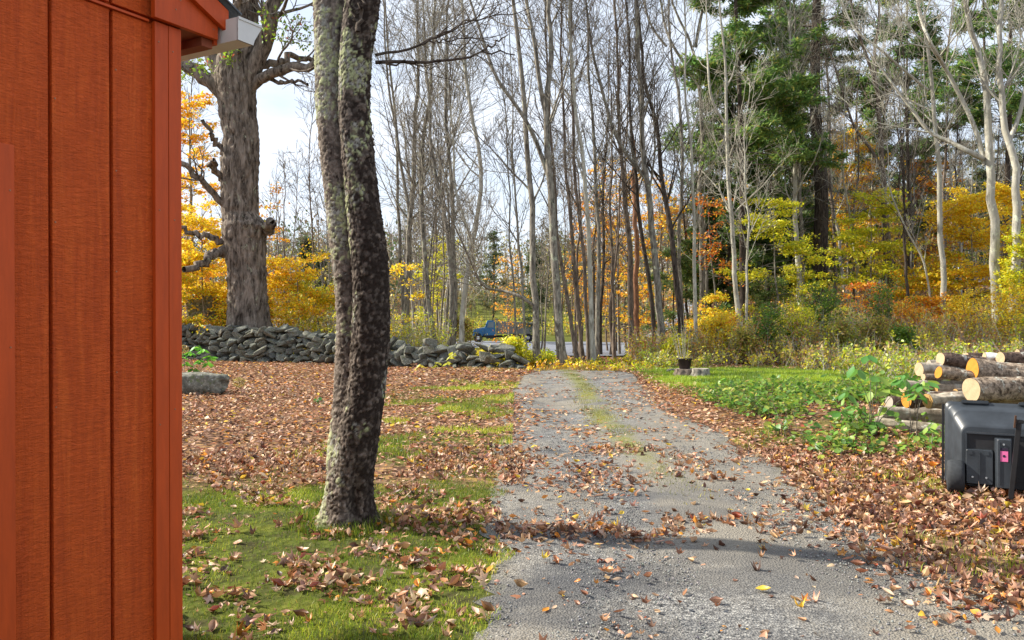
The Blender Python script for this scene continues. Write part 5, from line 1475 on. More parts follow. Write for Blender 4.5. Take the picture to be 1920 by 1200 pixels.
# single leaves lying apart on the gravel
def stray():
    ms = {}
    base = {'yellow': (.66, .46, .05), 'tan': (.44, .24, .13), 'orange': (.60, .22, .04), 'brown': (.24, .10, .05)}
    for cn, c in base.items():
        for j, (tv, tf) in enumerate((TM[2], TM[3])):
            ms[cn, j] = mesh('fallen_leaf', tv * np.array([1, 1, 1.1]), tf, M['litter'], np.tile(np.array(c), (len(tv), 1)))
    spots = [(1432, 1126, 'yellow', 'yellow curled leaf lying alone on the near gravel', .085), (1196, 1098, 'tan', 'tan leaf alone on the gravel, nearer the camera of two mid driveway leaves', .06),
             (1085, 1108, 'orange', 'small orange leaf alone left of the driveway middle', .05), (1020, 1062, 'yellow', 'pale yellow leaf below the leaf band near the lawn edge', .07), (878, 1030, 'orange', 'broad orange leaf standing out on the near grass', .09),
             (1180, 1064, 'tan', 'grey tan leaf on the dark shadow of the driveway', .07), (1210, 1155, 'brown', 'dark curled leaf on the near gravel right of centre', .06), (1275, 1150, 'brown', 'small brown curled leaf at the bottom of the gravel', .06),
             (1508, 1147, 'orange', 'orange leaf alone right of the yellow one on the gravel', .06), (1275, 1055, 'brown', 'brown curled leaf in the driveway shadow band', .07), (1490, 1060, 'tan', 'tan leaf left of the big leaf drift', .06), (1165, 977, 'yellow', 'bright yellow leaf just above the leaf band', .07),
             (970, 907, 'yellow', 'yellow leaf on the gravel beside the lawn corner', .09), (1050, 966, 'tan', 'pale leaf on the gravel above the leaf band', .08), (1080, 877, 'yellow', 'yellow green leaf clump further up the driveway', .12), (1254, 843, 'yellow', 'tiny yellow leaf beside the moss strip', .09),
             (445, 1000, 'tan', 'big pale leaf standing up in the near grass', .12), (370, 1130, 'tan', 'large tan leaf by the shed foot', .11), (395, 1125, 'orange', 'small orange leaf beside the large tan one', .06), (735, 950, 'orange', 'red orange leaf at the foot of the double trunk', .09),
             (860, 960, 'orange', 'orange leaf in the drift right of the double trunk', .08), (620, 1075, 'orange', 'orange upright leaf in front of the double trunk', .08), (1345, 1160, 'brown', 'brown leaf near the bottom of the driveway', .05), (1130, 1185, 'tan', 'tan leaf at the bottom edge of the driveway', .07)]
    for px, py, cn, lab, s in spots:
        d = hit(px, py)
        x = (px - CX) / F * d
        o = link('fallen_leaf', ms[cn, rng.integers(2)], None, (x, d, float(ground_z(np.array(x), np.array(d))) + .022), (rng.normal(0, .3), rng.normal(0, .3), rng.uniform(0, 6.28)), (s, s, s))
        tag(o, lab, 'leaf', 'single fallen leaves lying apart')
stray()

# ------------------------------------------------------------------ green ground cover on the right bank
def cover():
    n = 6800
    x = rng.uniform(3.0, 9.5, n); y = rng.uniform(8.2, 17.5, n)
    inten = smoothstep((fbm(x * .8, y * .8, 91) - .28) / .2) * smoothstep((x - 2.95 - .02 * y) / .5) * smoothstep((y - 8.2) / 1.2) * smoothstep((16.6 - y) / 2.6) * np.maximum(smoothstep((fbm(x * 2.2, y * 2.2, 95) - .30) / .2), .8 * smoothstep((12.5 - y) / 1.5)) * (1 - .93 * smoothstep((x - 4.7 - (y - 10.5) * .3) / .3) * smoothstep((y - 9.3) / .4) * smoothstep((13 - y) / .6))
    k = rng.random(n) < inten
    x, y = x[k], y[k]; n = len(x)
    h = rng.uniform(.10, .42, n) * (.15 + 1.7 * fbm(x * 1.1, y * 1.1, 92) ** 1.5) * (1 - .45 * smoothstep((y - 13.5) / 3))
    P = np.zeros((n, 4, 3)); P[:, 0] = np.stack([x, y, terrain(x, y)], 1)
    d = np.stack([rng.normal(0, .4, n), rng.normal(0, .4, n), np.ones(n)], 1)
    for j in range(1, 4): P[:, j] = P[:, j - 1] + d * (h / 3)[:, None]; d += rng.normal(0, .2, (n, 3)) * np.array([1, 1, .2])
    R = .0045 * np.linspace(1, .4, 4)[None].repeat(n, 0)
    OVv, OFf = oval(.25)
    OVw = OVv * np.array([1.35, 1, 1])
    V, Fc, c = leaves_on(P, n * 7, .055, .085, ([(.10, .22, .03), (.16, .30, .04), (.24, .36, .05), (.40, .42, .06), (.30, .26, .07)], [4, 5, 4, 2, 1]), .45, .35, OVw, OFf, .7)
    root = empty('bank_ground_cover', (0, 0, 0)); tag(root, 'low green leafy weeds covering the right bank beside the driveway', 'ground cover', kind='stuff')
    o = link('weed_leaves', mesh('weed_leaves', V, Fc, M['leaf'], c), root); o['kind'] = 'stuff'
    o = link('weed_stems', mesh('weed_stems', *tubes(P, R, 3), M['twig']), root); o['kind'] = 'stuff'
cover()

def leafmesh(name, col, tv=None, tf=None, var=.1):
    if tv is None: tv, tf = oval(.3); tv = tv * np.array([1.2, 1, 1])
    c = np.clip(np.tile(np.array(col), (len(tv), 1)) * rng.uniform(1 - var, 1 + var, (len(tv), 1)), 0, 1)
    return mesh(name, tv, tf, M['leaf'], c)
LM = [leafmesh('leaf', (.10, .26, .05)), leafmesh('leaf', (.16, .34, .06)), leafmesh('leaf', (.28, .40, .06))]
def broad_plant(name, label, tips, base, d, s0, s1, meshes=LM, per=5, cat='plant'):
    """stems rising to the given photo positions, each ending in a hand of big leaves"""
    bx = (base - CX) / F * d; bz = T(bx, d)
    root = empty(name, (bx, d, bz)); tag(root, label, cat)
    PP = []
    for (px, py) in tips:
        e = W(px, py, d + rng.uniform(-.25, .25)) - np.array([bx, d, bz])
        q = resample([np.array([rng.normal(0, .04), rng.normal(0, .04), -.03]), e * np.array([.35, .5, .6]), e], 7)
        PP.append(q)
        for k in range(per):
            a = 2 * math.pi * k / per + rng.uniform(-.3, .3); s = rng.uniform(s0, s1)
            off = Vector((math.cos(a), math.sin(a), 0)) * s * .5
            link('leaf', meshes[rng.integers(len(meshes))], root, (e[0] + off.x, e[1] + off.y, e[2] + rng.uniform(-.03, .03)),
                 (-.45 + rng.normal(0, .25), rng.normal(0, .25), a - math.pi / 2), (s, s, s))
    PP = np.array(PP); R = .006 * np.linspace(1, .5, 7)[None].repeat(len(PP), 0)
    link('stem', mesh('stem', *tubes(PP, R, 5), M['twig']), root)
    return root
broad_plant('broadleaf_sapling', 'tall sapling with hands of large green leaves in front of the log pile',
            [(1627, 675), (1607, 702), (1645, 716), (1668, 738), (1637, 740), (1664, 775), (1690, 722), (1712, 735), (1588, 745), (1600, 770), (1640, 800), (1575, 775)], 1638, 10.0, .13, .20)
broad_plant('broadleaf_sapling', 'large drooping green leaves hanging over the orange cut log', [(1700, 712), (1728, 726), (1718, 744), (1740, 722)], 1712, 9.7, .12, .18)
broad_plant('broadleaf_plant', 'bright green leafy plant at the foot of the garden cart', [(1742, 812), (1757, 800), (1765, 828), (1722, 822), (1700, 838), (1748, 842)], 1745, 9.0, .10, .15)
broad_plant('broadleaf_plant', 'low rosette of pale green leaves at the left of the right bank', [(1350, 735), (1372, 722), (1340, 760), (1330, 775)], 1350, 15.5, .15, .22)
broad_plant('broadleaf_plant', 'bushy weed halfway along the right bank', [(1440, 770), (1470, 752), (1500, 765), (1528, 752), (1480, 785), (1455, 800)], 1482, 12.0, .12, .18)
broad_plant('broadleaf_plant', 'weed clump nearest the driveway on the right bank', [(1530, 800), (1560, 812), (1590, 818), (1548, 838), (1515, 835)], 1550, 10.3, .09, .14)
broad_plant('garden_plant', 'bright green bush by the shed corner above the granite slab', [(355, 665), (368, 655), (382, 660), (348, 685), (375, 680), (388, 685), (362, 695), (340, 672), (395, 672)], 368, 19, .14, .2,
            [leafmesh('leaf', (.14, .42, .03)), leafmesh('leaf', (.22, .5, .04)), leafmesh('leaf', (.1, .3, .03))], 8)
broad_plant('garden_plant', 'small dark green plant alone in the leaf carpet', [(592, 753), (600, 750), (605, 760), (596, 763)], 598, 14.5, .07, .11, [leafmesh('leaf', (.05, .16, .03)), leafmesh('leaf', (.08, .22, .04))], 6)
def hydrangea(label, px, py, d):
    p = W(px, py, d); bz = T(p[0], d)
    root = empty('dried_flower', (p[0], d, bz)); tag(root, label, 'flower')
    h = p[2] - bz
    link('stem', mesh('stem', *tubes(np.array([resample([[0.05, .05, 0], [0, 0, h]], 5)]), np.full((1, 5), .006), 5), M['twig']), root)
    q = rng.normal(0, 1, (160, 3)); q /= np.linalg.norm(q, axis=1, keepdims=True); q = q * .11 * np.array([1, 1, .8]) + np.array([0, 0, h])
    V, Fc = scatter(LEAF_V, LEAF_F, q, rng.uniform(.03, .05, 160), 1)
    link('flower_head', mesh('flower_head', V, Fc, M['leaf'], np.repeat(palette([(.42, .34, .12), (.36, .24, .08), (.3, .3, .08)], [3, 2, 1], 160), 5, 0)), root)
hydrangea('dried tan flower head by the shed wall', 343, 655, 17)
hydrangea('dried yellow flower head at the tip of the granite slab', 448, 717, 15.6)
broad_plant('yellow_weed', 'thin yellow leaved stem against the dark stones of the wall', [(840, 682), (846, 672), (850, 665)], 842, 23.2, .12, .2, [leafmesh('leaf', (.5, .5, .04))], 5)
broad_plant('yellow_weed', 'low yellow weed at the wall foot near the double trunk', [(782, 695), (790, 688)], 786, 23.0, .12, .2, [leafmesh('leaf', (.55, .45, .04))], 5)
broad_plant('yellow_weed', 'yellow leafed weed at the wall foot left of the taller one', [(815, 688), (822, 682)], 819, 23.1, .10, .18, [leafmesh('leaf', (.42, .44, .05))], 5)

# ------------------------------------------------------------------ stump, pot
def lathe(prof, S=32):
    a = np.arange(S) / S * 2 * math.pi
    V = np.array([[r * math.cos(t), r * math.sin(t), z] for r, z in prof for t in a])
    n = len(prof); i = (np.arange(n - 1)[:, None] * S + np.arange(S)[None]).ravel(); j = (np.arange(n - 1)[:, None] * S + (np.arange(S)[None] + 1) % S).ravel()
    return V, np.stack([i, j, j + S, i + S], 1)
def cut_mat(name, a, b_, sc=26):
    m, n, l, b = new_mat(name)
    v = coords(n, l)
    sx = n.new('ShaderNodeTexWave'); sx.wave_type = 'RINGS'; sx.rings_direction = 'X'
    sx.inputs['Scale'].default_value = sc; sx.inputs['Distortion'].default_value = 2.5; sx.inputs['Detail'].default_value = 3
    l.new(v, sx.inputs['Vector'])
    t = noise_n(n, l, 12, 5, .7, v)
    mm = n.new('ShaderNodeMath'); mm.operation = 'MULTIPLY_ADD'; l.new(sx.outputs['Fac'], mm.inputs[0]); mm.inputs[1].default_value = .6
    l.new(t.outputs['Fac'], mm.inputs[2])
    r = ramp(n, [(.35, a), (.95, b_)]); l.new(mm.outputs[0], r.inputs['Fac'])
    l.new(r.outputs['Color'], b.inputs['Base Color']); b.inputs['Roughness'].default_value = .8
    bump(n, l, b, mm.outputs[0], .3, .004)
    return m
M['cut_cream'] = cut_mat('cut_wood_cream', (.24, .155, .085), (.50, .37, .23))
M['cut_orange'] = cut_mat('cut_wood_orange', (.34, .13, .015), (.54, .23, .03))
M['cut_brown'] = cut_mat('cut_wood_brown', (.26, .14, .05), (.46, .28, .10))
M['cut_grey'] = cut_mat('cut_wood_grey', (.20, .17, .14), (.42, .37, .31))
def stump(label, px, d, r, h, mat='bark_grey'):
    x = (px - CX) / F * d; z = T(x, d)
    root = empty('tree_stump', (x, d, z)); tag(root, label, 'stump')
    V, Fq = lathe([(r * 1.35, -.05), (r * 1.15, .05), (r, h * .6), (r * .98, h), (r * .9, h + .006)], 40)
    a = np.arctan2(V[:, 1], V[:, 0]); k = 1 + .06 * np.sin(a * 5 + 1) + .04 * np.sin(a * 11) + rng.normal(0, .012, len(V))
    V[:, :2] *= k[:, None]
    link('bark', mesh('bark', V, Fq, M[mat]), root)
    ang = np.arange(40) / 40 * 2 * math.pi
    kk = 1 + .06 * np.sin(ang * 5 + 1) + .04 * np.sin(ang * 11)
    Vt = np.vstack([np.stack([np.cos(ang) * r * .9 * kk, np.sin(ang) * r * .9 * kk, ang * 0 + h + .008], 1), [[0, 0, h + .002]]])
    link('cut_face', mesh('cut_face', Vt, np.array([[q, (q + 1) % 40, 40] for q in range(40)]), M['cut_grey']), root)
    return x, z + h
stump('low grey tree stump on the lawn right of the flower pot', 1314, 19.6, .21, .20)
sx_, sz_ = stump('mossy stump carrying the flower pot', 1284, 20.0, .24, .17, 'bark_brown')
pot = empty('flower_pot', (sx_, 20.0, sz_ + .008)); tag(pot, 'dark brown flower pot with bare twigs standing on the mossy stump', 'flower pot')
M['pot'] = simple('dark_pot_plastic', (.028, .018, .018), .45, 9, .3, .1)
M['soil'] = simple('potting_soil', (.03, .022, .016), 1, 60, .5, .6, .01)
link('pot_wall', mesh('pot_wall', *lathe([(.0, 0), (.125, 0), (.135, .01), (.175, .22), (.20, .235), (.205, .265), (.19, .268), (.18, .24), (.17, .20)], 36), M['pot'], smooth=True), pot)
link('soil', mesh('soil', *lathe([(.172, .205), (.1, .222), (0, .23)], 24), M['soil']), pot)
Pp = []
for k in range(11):
    a = rng.uniform(0, 6.28); r = rng.uniform(.01, .09)
    Pp.append(resample([[math.cos(a) * r - .04, math.sin(a) * r, .2], [math.cos(a) * r * 2 - .07, math.sin(a) * r * 1.6, .65], [math.cos(a) * r * 3.2 - .12, math.sin(a) * r * 2.5, rng.uniform(.9, 1.5)]], 6))
link('bare_twigs', mesh('bare_twigs', *tubes(np.array(Pp), np.repeat((.006 * np.linspace(1, .4, 6))[None], 11, 0), 4), M['twig_pale']), pot)
V, Fc = scatter(LEAF_V, LEAF_F, np.stack([rng.normal(0, .09, 90), rng.normal(0, .09, 90), rng.uniform(.22, .29, 90)], 1), rng.uniform(.02, .045, 90), .8)
link('pot_leaves', mesh('pot_leaves', V, Fc, M['leaf'], np.repeat(palette(*YGR, 90), 5, 0)), pot)
rock('pale_rock', 'pale grey rock at the foot of the crowded trunks', ((1202 - CX) / F * 31, 31, T(5, 31) + .18), (.75, .5, .55), 9)
rock('flat_rock', 'small pale rock half hidden at the driveway crest', ((1262 - CX) / F * 21.2, 21.2, .1), (.35, .3, .14), 11)

# ------------------------------------------------------------------ log pile
def log(label, px, py, hpx, d, cut, bark, L=2.3, yaw=8, pitch=0, squash=1.0, cracked=False):
    c = W(px, py, d); r = hpx / 2 / F * d
    root = empty('cut_log', tuple(c), (0, -math.radians(pitch), math.radians(yaw))); tag(root, label, 'log', 'logs in the pile')
    K, S = 26, 30
    s = np.linspace(0, L, K); a = np.arange(S) / S * 2 * math.pi
    V = np.zeros((K, S, 3)); sd = rng.uniform(0, 50)
    prof = 1 + .05 * np.cos(a * 2 + sd) + .03 * np.cos(a * 3 + sd * 2)
    for k in range(K):
        for q in range(S):
            p = Vector((s[k] * .55, math.cos(a[q]) * r, math.sin(a[q]) * r)) + Vector((sd, 0, 0))
            rr = r * prof[q] * (1 - .03 * s[k]) + (.022 * mnoise.noise(Vector((p.x * 9, p.y * 34, p.z * 34))) + .024 * mnoise.noise(p * 5)) * min(1, r / .09)
            if k == 0: rr = r * prof[q]
            V[k, q] = (s[k], math.cos(a[q]) * rr, math.sin(a[q]) * rr * squash + .02 * math.sin(s[k] * 1.5 + sd))
    z0 = .02 * math.sin(sd)
    i = (np.arange(K - 1)[:, None] * S + np.arange(S)[None]).ravel(); j = (np.arange(K - 1)[:, None] * S + (np.arange(S)[None] + 1) % S).ravel()
    link('bark', mesh('bark', V.reshape(-1, 3), np.stack([i, i + S, j + S, j], 1), M[bark]), root)
    for e, xx in ((0, -.004), (K - 1, L + .004)):
        R_ = V[e] * np.array([0, .985, .985]) + np.array([xx, 0, z0 * .015 if e == 0 else 0])
        cen_ = R_.mean(0)
        mid = cen_ + (R_ - cen_) * .5; mid[:, 0] += rng.normal(0, .002, S)
        Vc = np.vstack([R_, mid, cen_])
        Fc1 = [[q, (q + 1) % S, S + (q + 1) % S] for q in range(S)] + [[q, S + (q + 1) % S, S + q] for q in range(S)] + [[S + q, S + (q + 1) % S, 2 * S] for q in range(S)]
        link('cut_face', mesh('cut_face', Vc, np.array(Fc1), M[cut]), root)
M['bark_log'] = bark_mat('bark_log', (.035, .024, .018), (.40, .31, .23), (.50, .50, .43), .60, sc=17, stretch=1)
M['bark_birch'] = bark_mat('bark_birch', (.30, .29, .27), (.78, .78, .76), None, sc=6, stretch=1)
M['bark_log_pale'] = bark_mat('bark_log_pale', (.16, .13, .10), (.46, .40, .32), (.52, .52, .46), .6, sc=9, stretch=1)
M['bark_log_dark'] = bark_mat('bark_log_dark', (.02, .014, .012), (.19, .13, .10), (.46, .46, .41), .60, sc=17, stretch=1)
LOGS = [
 ('largest log with a pale cream end resting just above the garden cart', 1822, 729, 47, 9.6, 'cut_cream', 'bark_log', 8, -1),
 ('log with a big bright orange end, upper middle of the pile', 1824, 690, 40, 10.2, 'cut_orange', 'bark_log', 3, -6),
 ('short log with a small orange end, left of the big orange one', 1760, 701, 23, 10.2, 'cut_orange', 'bark_log', 3, -9),
 ('dark barked log with a pale end, topmost at the left of the pile', 1764, 672, 27, 11.0, 'cut_cream', 'bark_log_dark', 3, -7),
 ('grey log with a cream end sticking out furthest left on the upper pile', 1724, 690, 25, 10.9, 'cut_cream', 'bark_log_pale', 12, -3),
 ('log with a weathered brown orange end behind the corner of the cart', 1740, 750, 29, 10.0, 'cut_brown', 'bark_log_pale', 9, 1),
 ('orange ended log half covered by green leaves', 1700, 748, 28, 10.3, 'cut_orange', 'bark_log_dark', 12, -1),
 ('small pale log end behind the leafy sapling', 1693, 722, 21, 10.8, 'cut_cream', 'bark_log_pale', 14, -1),
 ('thin round log end tucked between the small orange and grey logs', 1732, 706, 12, 10.7, 'cut_cream', 'bark_log', 10, -3),
 ('white birch log on top of the pile behind the orange end', 1846, 670, 24, 11.4, 'cut_cream', 'bark_birch', -14, -8),
 ('dark log with a tan end at the top right of the pile', 1876, 674, 24, 10.9, 'cut_cream', 'bark_log_dark', 6, -2),
 ('highest log end at the right edge of the pile', 1908, 664, 14, 11.6, 'cut_cream', 'bark_log_dark', 6, 0),
 ('pale barked log hidden in the middle of the pile', 1752, 732, 26, 10.8, 'cut_brown', 'bark_log_pale', 7, 0),
 ('dark log low inside the pile behind the leaves', 1668, 757, 24, 10.9, 'cut_grey', 'bark_log_dark', 10, 0),
 ('long cracked grey log lying on the ground left of the cart', 1652, 777, 30, 10.6, 'cut_grey', 'bark_log_pale', -5, -1),
 ('weathered split log on the ground at the left foot of the pile', 1641, 795, 22, 10.4, 'cut_grey', 'bark_log_pale', -22, -2),
 ('small knotty log filling the gap left of the big cream end', 1792, 738, 16, 10.5, 'cut_brown', 'bark_log', 9, -2),
 ('thin grey log between the dark topmost log and the small orange end', 1742, 683, 14, 11.3, 'cut_grey', 'bark_log_pale', 5, -5),
 ('weathered log with a grey end above the leafy sapling', 1716, 733, 17, 11.0, 'cut_grey', 'bark_log', 13, -1),
 ('brown log lying crosswise low at the far left of the pile', 1660, 765, 20, 11.4, 'cut_brown', 'bark_log', -8, 0),
 ('dark log behind the white birch log at the top of the pile', 1812, 668, 15, 12.0, 'cut_cream', 'bark_log_dark', 5, -3),
 ('log under the big cream one, seen beside the cart rim', 1800, 762, 40, 10.4, 'cut_brown', 'bark_log', 7, 0),
]
for lab, px, py, h, d, cut, bk, yaw, pitch in LOGS:
    log(lab, px, py, h, d, cut, bk, L=.85 if 'split log' in lab else (1.5 if 'cracked' in lab else 2.3), yaw=yaw, pitch=pitch)

# ------------------------------------------------------------------ tipped garden cart
M['poly'] = simple('grey_black_poly', (.030, .036, .044), .38, 5, .45, .15, .003, spec=.45)
M['poly_dark'] = simple('black_frame', (.022, .022, .024), .5, 12, .25, .1)
M['rubber'] = simple('tyre_rubber', (.035, .038, .042), .8, 30, .3, .2)
M['pink'] = simple('pink_sticker', (.75, .16, .38), .6, 5, .05, 0)
M['ink'] = simple('sticker_ink', (.03, .02, .04), .6, 5, .05, 0)
def rrect(w, h, r, n=6):
    pts = []
    for cx_, cy_, a0 in ((w / 2 - r, h / 2 - r, 0), (-w / 2 + r, h / 2 - r, 90), (-w / 2 + r, -h / 2 + r, 180), (w / 2 - r, -h / 2 + r, 270)):
        for k in range(n + 1):
            t = math.radians(a0 + 90 * k / n); pts.append((cx_ + r * math.cos(t), cy_ + r * math.sin(t)))
    return pts
def loft(sections, name, mat, parent, cap0=True, cap1=True):
    """sections: list of (w,h,r,cx,cz,depth); depth is towards the viewer (-y)"""
    bm = bmesh.new(); rings = []
    for w, h, r, cx_, cz_, dp in sections:
        rings.append([bm.verts.new((cx_ + x, -dp, cz_ + z)) for x, z in rrect(w, h, r)])
    for A, B in zip(rings, rings[1:]):
        k = len(A)
        for j in range(k): bm.faces.new((A[j], A[(j + 1) % k], B[(j + 1) % k], B[j]))
    if cap0: bm.faces.new(rings[0])
    if cap1: bm.faces.new(rings[-1][::-1])
    bmesh.ops.recalc_face_normals(bm, faces=bm.faces)
    for f in bm.faces: f.smooth = len(f.verts) == 4
    me = bpy.data.meshes.new(name); bm.to_mesh(me); bm.free(); me.materials.append(mat)
    return link(name, me, parent)
def box(name, mat, parent, x0, x1, y0, y1, z0, z1, bev=.004, rot=(0, 0, 0), loc=(0, 0, 0)):
    bm = bmesh.new(); bmesh.ops.create_cube(bm, size=1)
    for v in bm.verts: v.co = Vector(((x0 + x1) / 2 + v.co.x * (x1 - x0), (y0 + y1) / 2 + v.co.y * (y1 - y0), (z0 + z1) / 2 + v.co.z * (z1 - z0)))
    if bev: bmesh.ops.bevel(bm, geom=bm.edges[:], offset=bev, segments=2, affect='EDGES')
    me = bpy.data.meshes.new(name); bm.to_mesh(me); bm.free(); me.materials.append(mat)
    return link(name, me, parent, loc, rot)
# viewer-facing frame: x right, y away, z up; origin at lower-left corner of the tub rim
cd = 7.12
cxw = (1772 - CX) / F * cd
cart = empty('garden_cart', (cxw, cd, T(cxw, cd)), (math.radians(-5), 0, math.radians(-27)))
tag(cart, 'black plastic garden dump cart tipped up on its end beside the log pile', 'garden cart')
Wc, Hc = .98, .80
Hc = .78; zc_ = .375
tub = loft([(Wc, Hc, .05, Wc / 2, zc_, -.02), (Wc, Hc, .05, Wc / 2, zc_, .03), (Wc - .045, Hc - .045, .06, Wc / 2, zc_, .032), (Wc - .06, Hc - .07, .07, Wc / 2, zc_, .05),
            (Wc - .11, Hc - .13, .08, Wc / 2, zc_ - .005, .13), (Wc - .125, Hc - .15, .08, Wc / 2, zc_ - .005, .137), (Wc - .14, Hc - .19, .08, Wc / 2, zc_ - .01, .145), (Wc - .22, Hc - .31, .08, Wc / 2, zc_ - .03, .255), (Wc - .25, Hc - .35, .07, Wc / 2, zc_ - .035, .268)],
           'tub', M['poly'], cart)
box('rim_step', M['poly'], cart, .13, .34, -.05, -.005, .752, .782, .006)
box('rim_step', M['poly'], cart, .56, .76, -.05, -.005, .752, .782, .006)
box('rim_lip', M['poly_dark'], cart, -.022, -.003, -.028, .05, .02, .74, .004)
loft([(.78, .46, .02, .54, .285, .20), (.78, .46, .02, .54, .285, .292), (.765, .445, .02, .54, .285, .296)], 'underframe', M['poly_dark'], cart)
box('frame_edge', M['poly'], cart, .148, .93, -.315, -.296, .498, .512, .003)
box('frame_edge', M['poly'], cart, .148, .162, -.315, -.296, .30, .497, .003)
loft([(.205, .30, .012, .252, .225, .296), (.19, .28, .012, .252, .225, .330)], 'frame_panel', M['poly'], cart)
box('frame_rib', M['poly'], cart, .246, .256, -.342, -.330, .10, .35, .002)
box('frame_rib', M['poly'], cart, .17, .20, -.336, -.331, .325, .36, .001)
box('frame_rib', M['poly'], cart, .29, .32, -.336, -.331, .325, .36, .001)
loft([(.13, .42, .010, .425, .270, .296), (.10, .40, .010, .425, .270, .41), (.088, .388, .01, .425, .270, .414)], 'raised_channel', M['poly'], cart)
loft([(.22, .42, .010, .70, .270, .296), (.18, .40, .010, .70, .270, .41), (.17, .388, .01, .70, .270, .414)], 'raised_channel', M['poly'], cart)
box('frame_rib', M['poly'], cart, .385, .395, -.422, -.4145, .10, .45, .002)
box('axle', M['poly_dark'], cart, .02, .95, -.30, -.27, .12, .15, .004)
for bx_, bz_ in ((.20, .14), (.30, .14), (.42, .43), (.66, .43), (.74, .12)):
    bm = bmesh.new(); bmesh.ops.create_cone(bm, segments=8, radius1=.009, radius2=.008, depth=.012, cap_ends=True)
    me = bpy.data.meshes.new('bolt'); bm.to_mesh(me); bm.free(); me.materials.append(M['chrome_bolt'] if 'chrome_bolt' in M else M.setdefault('chrome_bolt', simple('bolt_steel', (.5, .5, .5), .3, 9, .2, 0, metallic=.9)))
    link('bolt', me, cart, (bx_, -.34 if bx_ < .35 else -.418, bz_), (math.pi / 2, 0, 0))
def wheel(x):
    w = empty('wheel', (x, -.31, .13)); w.parent = cart
    prof = [(.055, -.05), (.110, -.066), (.130, -.060), (.139, -.035), (.142, 0), (.139, .035), (.130, .060), (.110, .066), (.055, .05)]
    V, Fq = lathe(prof, 44)
    V = V[:, [2, 0, 1]]
    for k in range(len(V)):
        rr = math.hypot(V[k, 1], V[k, 2])
        if rr > .12 and (k % 2 == 0): V[k, 1:] *= .955
    link('tyre', mesh('tyre', V, Fq, M['rubber']), w)
    V2, F2 = lathe([(0, -.02), (.056, -.030), (.056, .030), (0, .02)], 24)
    link('rim', mesh('rim', V2[:, [2, 0, 1]], F2, M['poly']), w)
wheel(.075); wheel(.94)
# tow bar hanging down in front, with its broken grip
def bar(name, pts, w, h, mat, parent):
    P = resample(pts, 10); R = np.full((1, 10), w / 2)
    return link(name, mesh(name, *tubes(P[None], R, 8), mat, smooth=True), parent)
handle = box('tow_bar', M['poly_dark'], cart, -.018, .018, -.018, .018, -.02, .60, .004, (math.radians(6), math.radians(5), 0), (.462, -.50, .02))
box('grip', M['poly_dark'], handle, -.032, .032, -.02, .02, .601, .63, .004)
box('grip_bracket', simple('rusty_bracket', (.07, .035, .02), .8, 20, .4, .2), handle, -.034, -.022, -.024, .024, .56, .66, .002)
box('sticker', M['pink'], cart, .395, .450, -.4175, -.4155, .29, .375, 0)
loft([(.020, .020, .008, .422, .335, .4178), (.020, .020, .008, .422, .335, .4192)], 'sticker_mark', M['ink'], cart)
box('sticker_band', M['ink'], cart, .395, .450, -.4176, -.4154, .377, .400, 0)

# ------------------------------------------------------------------ blue truck on the road
M['blue'] = simple('blue_truck_paint', (.02, .14, .30), .3, 4, .15, 0, spec=.6)
M['tgrey'] = simple('truck_grey_steel', (.20, .20, .19), .5, 4, .25, .1)
M['tdark'] = simple('truck_chassis', (.025, .025, .03), .6, 6, .3, .1)
M['glass'] = simple('truck_glass', (.16, .22, .25), .1, 3, .1, 0, spec=.7)
M['chrome'] = simple('truck_chrome', (.6, .62, .65), .25, 3, .1, 0, metallic=.9)
td = 90.0
txx = (886 - CX) / F * td
truck = empty('dump_truck', (txx, td, T(txx + 3, td) + .05), (0, 0, math.radians(3)))
tag(truck, 'blue cabbed grey dump truck parked on the road beyond the trees', 'truck')
def poly_x(name, mat, parent, pts, y0, y1, bev=.05):
    bm = bmesh.new()
    a = [bm.verts.new((x, y0, z)) for x, z in pts]; b = [bm.verts.new((x, y1, z)) for x, z in pts]; k = len(pts)
    bm.faces.new(a); bm.faces.new(b[::-1])
    for j in range(k): bm.faces.new((a[j], a[(j + 1) % k], b[(j + 1) % k], b[j]))
    bmesh.ops.recalc_face_normals(bm, faces=bm.faces)
    if bev: bmesh.ops.bevel(bm, geom=bm.edges[:], offset=bev, segments=2, affect='EDGES')
    me = bpy.data.meshes.new(name); bm.to_mesh(me); bm.free(); me.materials.append(mat)
    return link(name, me, parent)
cab = poly_x('cab', M['blue'], truck, [(1.35, .75), (1.35, 1.62), (1.68, 2.45), (2.5, 2.5), (2.55, .75)], -1.05, 1.05)
poly_x('hood', M['blue'], truck, [(.05, .95), (.08, 1.38), (.35, 1.52), (1.4, 1.66), (1.4, .8), (.05, .8)], -.85, .85, .08)
poly_x('windshield', M['glass'], cab, [(1.42, 1.70), (1.66, 2.32), (1.69, 2.32), (1.45, 1.70)], -.9, .9, 0)
poly_x('side_window', M['glass'], cab, [(1.62, 1.66), (1.80, 2.28), (2.35, 2.28), (2.38, 1.66)], -1.07, -1.045, 0)
poly_x('door', M['blue'], truck, [(1.52, .85), (1.52, 1.6), (2.44, 1.6), (2.44, .85)], -1.075, -1.052, .01)
poly_x('fender', M['blue'], truck, [(.0, .75), (.12, 1.12), (.95, 1.14), (1.2, .72), (1.02, .72), (.85, 1.02), (.25, 1.0), (.14, .72)], -1.1, -.5, .03)
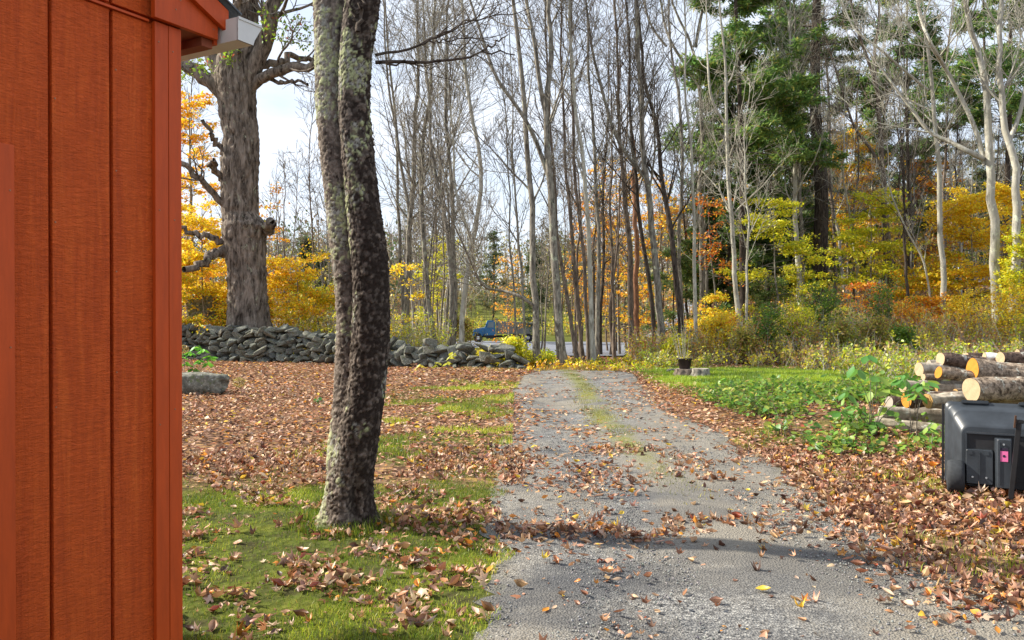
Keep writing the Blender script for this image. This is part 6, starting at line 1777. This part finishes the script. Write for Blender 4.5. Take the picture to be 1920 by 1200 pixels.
poly_x('bumper', M['chrome'], truck, [(-.18, .5), (-.18, .78), (.02, .78), (.02, .5)], -1.05, 1.05, .03)
poly_x('headlight', M['chrome'], truck, [(.0, 1.0), (.0, 1.18), (.06, 1.18), (.06, 1.0)], -.95, -.7, .01)
poly_x('chassis', M['tdark'], truck, [(.3, .55), (.3, .78), (7.1, .78), (7.1, .55)], -.45, .45, .02)
poly_x('fuel_tank', M['tdark'], truck, [(1.45, .42), (1.45, .78), (2.55, .78), (2.55, .42)], -1.08, -.5, .06)
bed = poly_x('dump_bed', M['tgrey'], truck, [(2.75, .95), (2.75, 2.3), (3.0, 2.35), (7.0, 2.2), (7.25, .95)], -1.15, 1.15, .04)
for k in range(6): poly_x('bed_rib', M['tgrey'], bed, [(3.05 + .68 * k, 1.0), (3.05 + .68 * k, 2.18), (3.17 + .68 * k, 2.18), (3.17 + .68 * k, 1.0)], -1.21, -1.152, .01)
poly_x('bed_lip', M['tdark'], bed, [(2.0, 2.56), (2.0, 2.62), (2.9, 2.62), (2.9, 2.56)], -1.1, 1.1, .02)
link('exhaust', mesh('exhaust', *tubes(np.array([[[2.64, -.9, .8], [2.64, -.9, 1.6], [2.64, -.9, 2.7]]]), np.full((1, 3), .06), 8), M['chrome']), truck)
poly_x('mirror', M['tdark'], truck, [(1.45, 1.7), (1.45, 2.05), (1.52, 2.05), (1.52, 1.7)], -1.35, -1.2, .01)
for wxp in (.62, 4.9, 6.2):
    for sy_ in (-1, 1):
        w = empty('wheel', (wxp, sy_ * .92, .5)); w.parent = truck
        V, Fq = lathe([(.28, -.14), (.46, -.15), (.5, -.1), (.5, .1), (.46, .15), (.28, .14)], 28)
        link('tyre', mesh('tyre', V[:, [0, 2, 1]], Fq, M['tdark'], smooth=True), w)
        V, Fq = lathe([(0, -.08), (.12, -.12), (.28, -.06), (.28, .06), (.12, .12), (0, .08)], 20)
        link('rim', mesh('rim', V[:, [0, 2, 1]], Fq, M['chrome'], smooth=True), w)
tris = sum(len(o.data.polygons) for o in SC.objects if o.type == 'MESH')
print('faces', tris, 'objects', len(SC.objects))
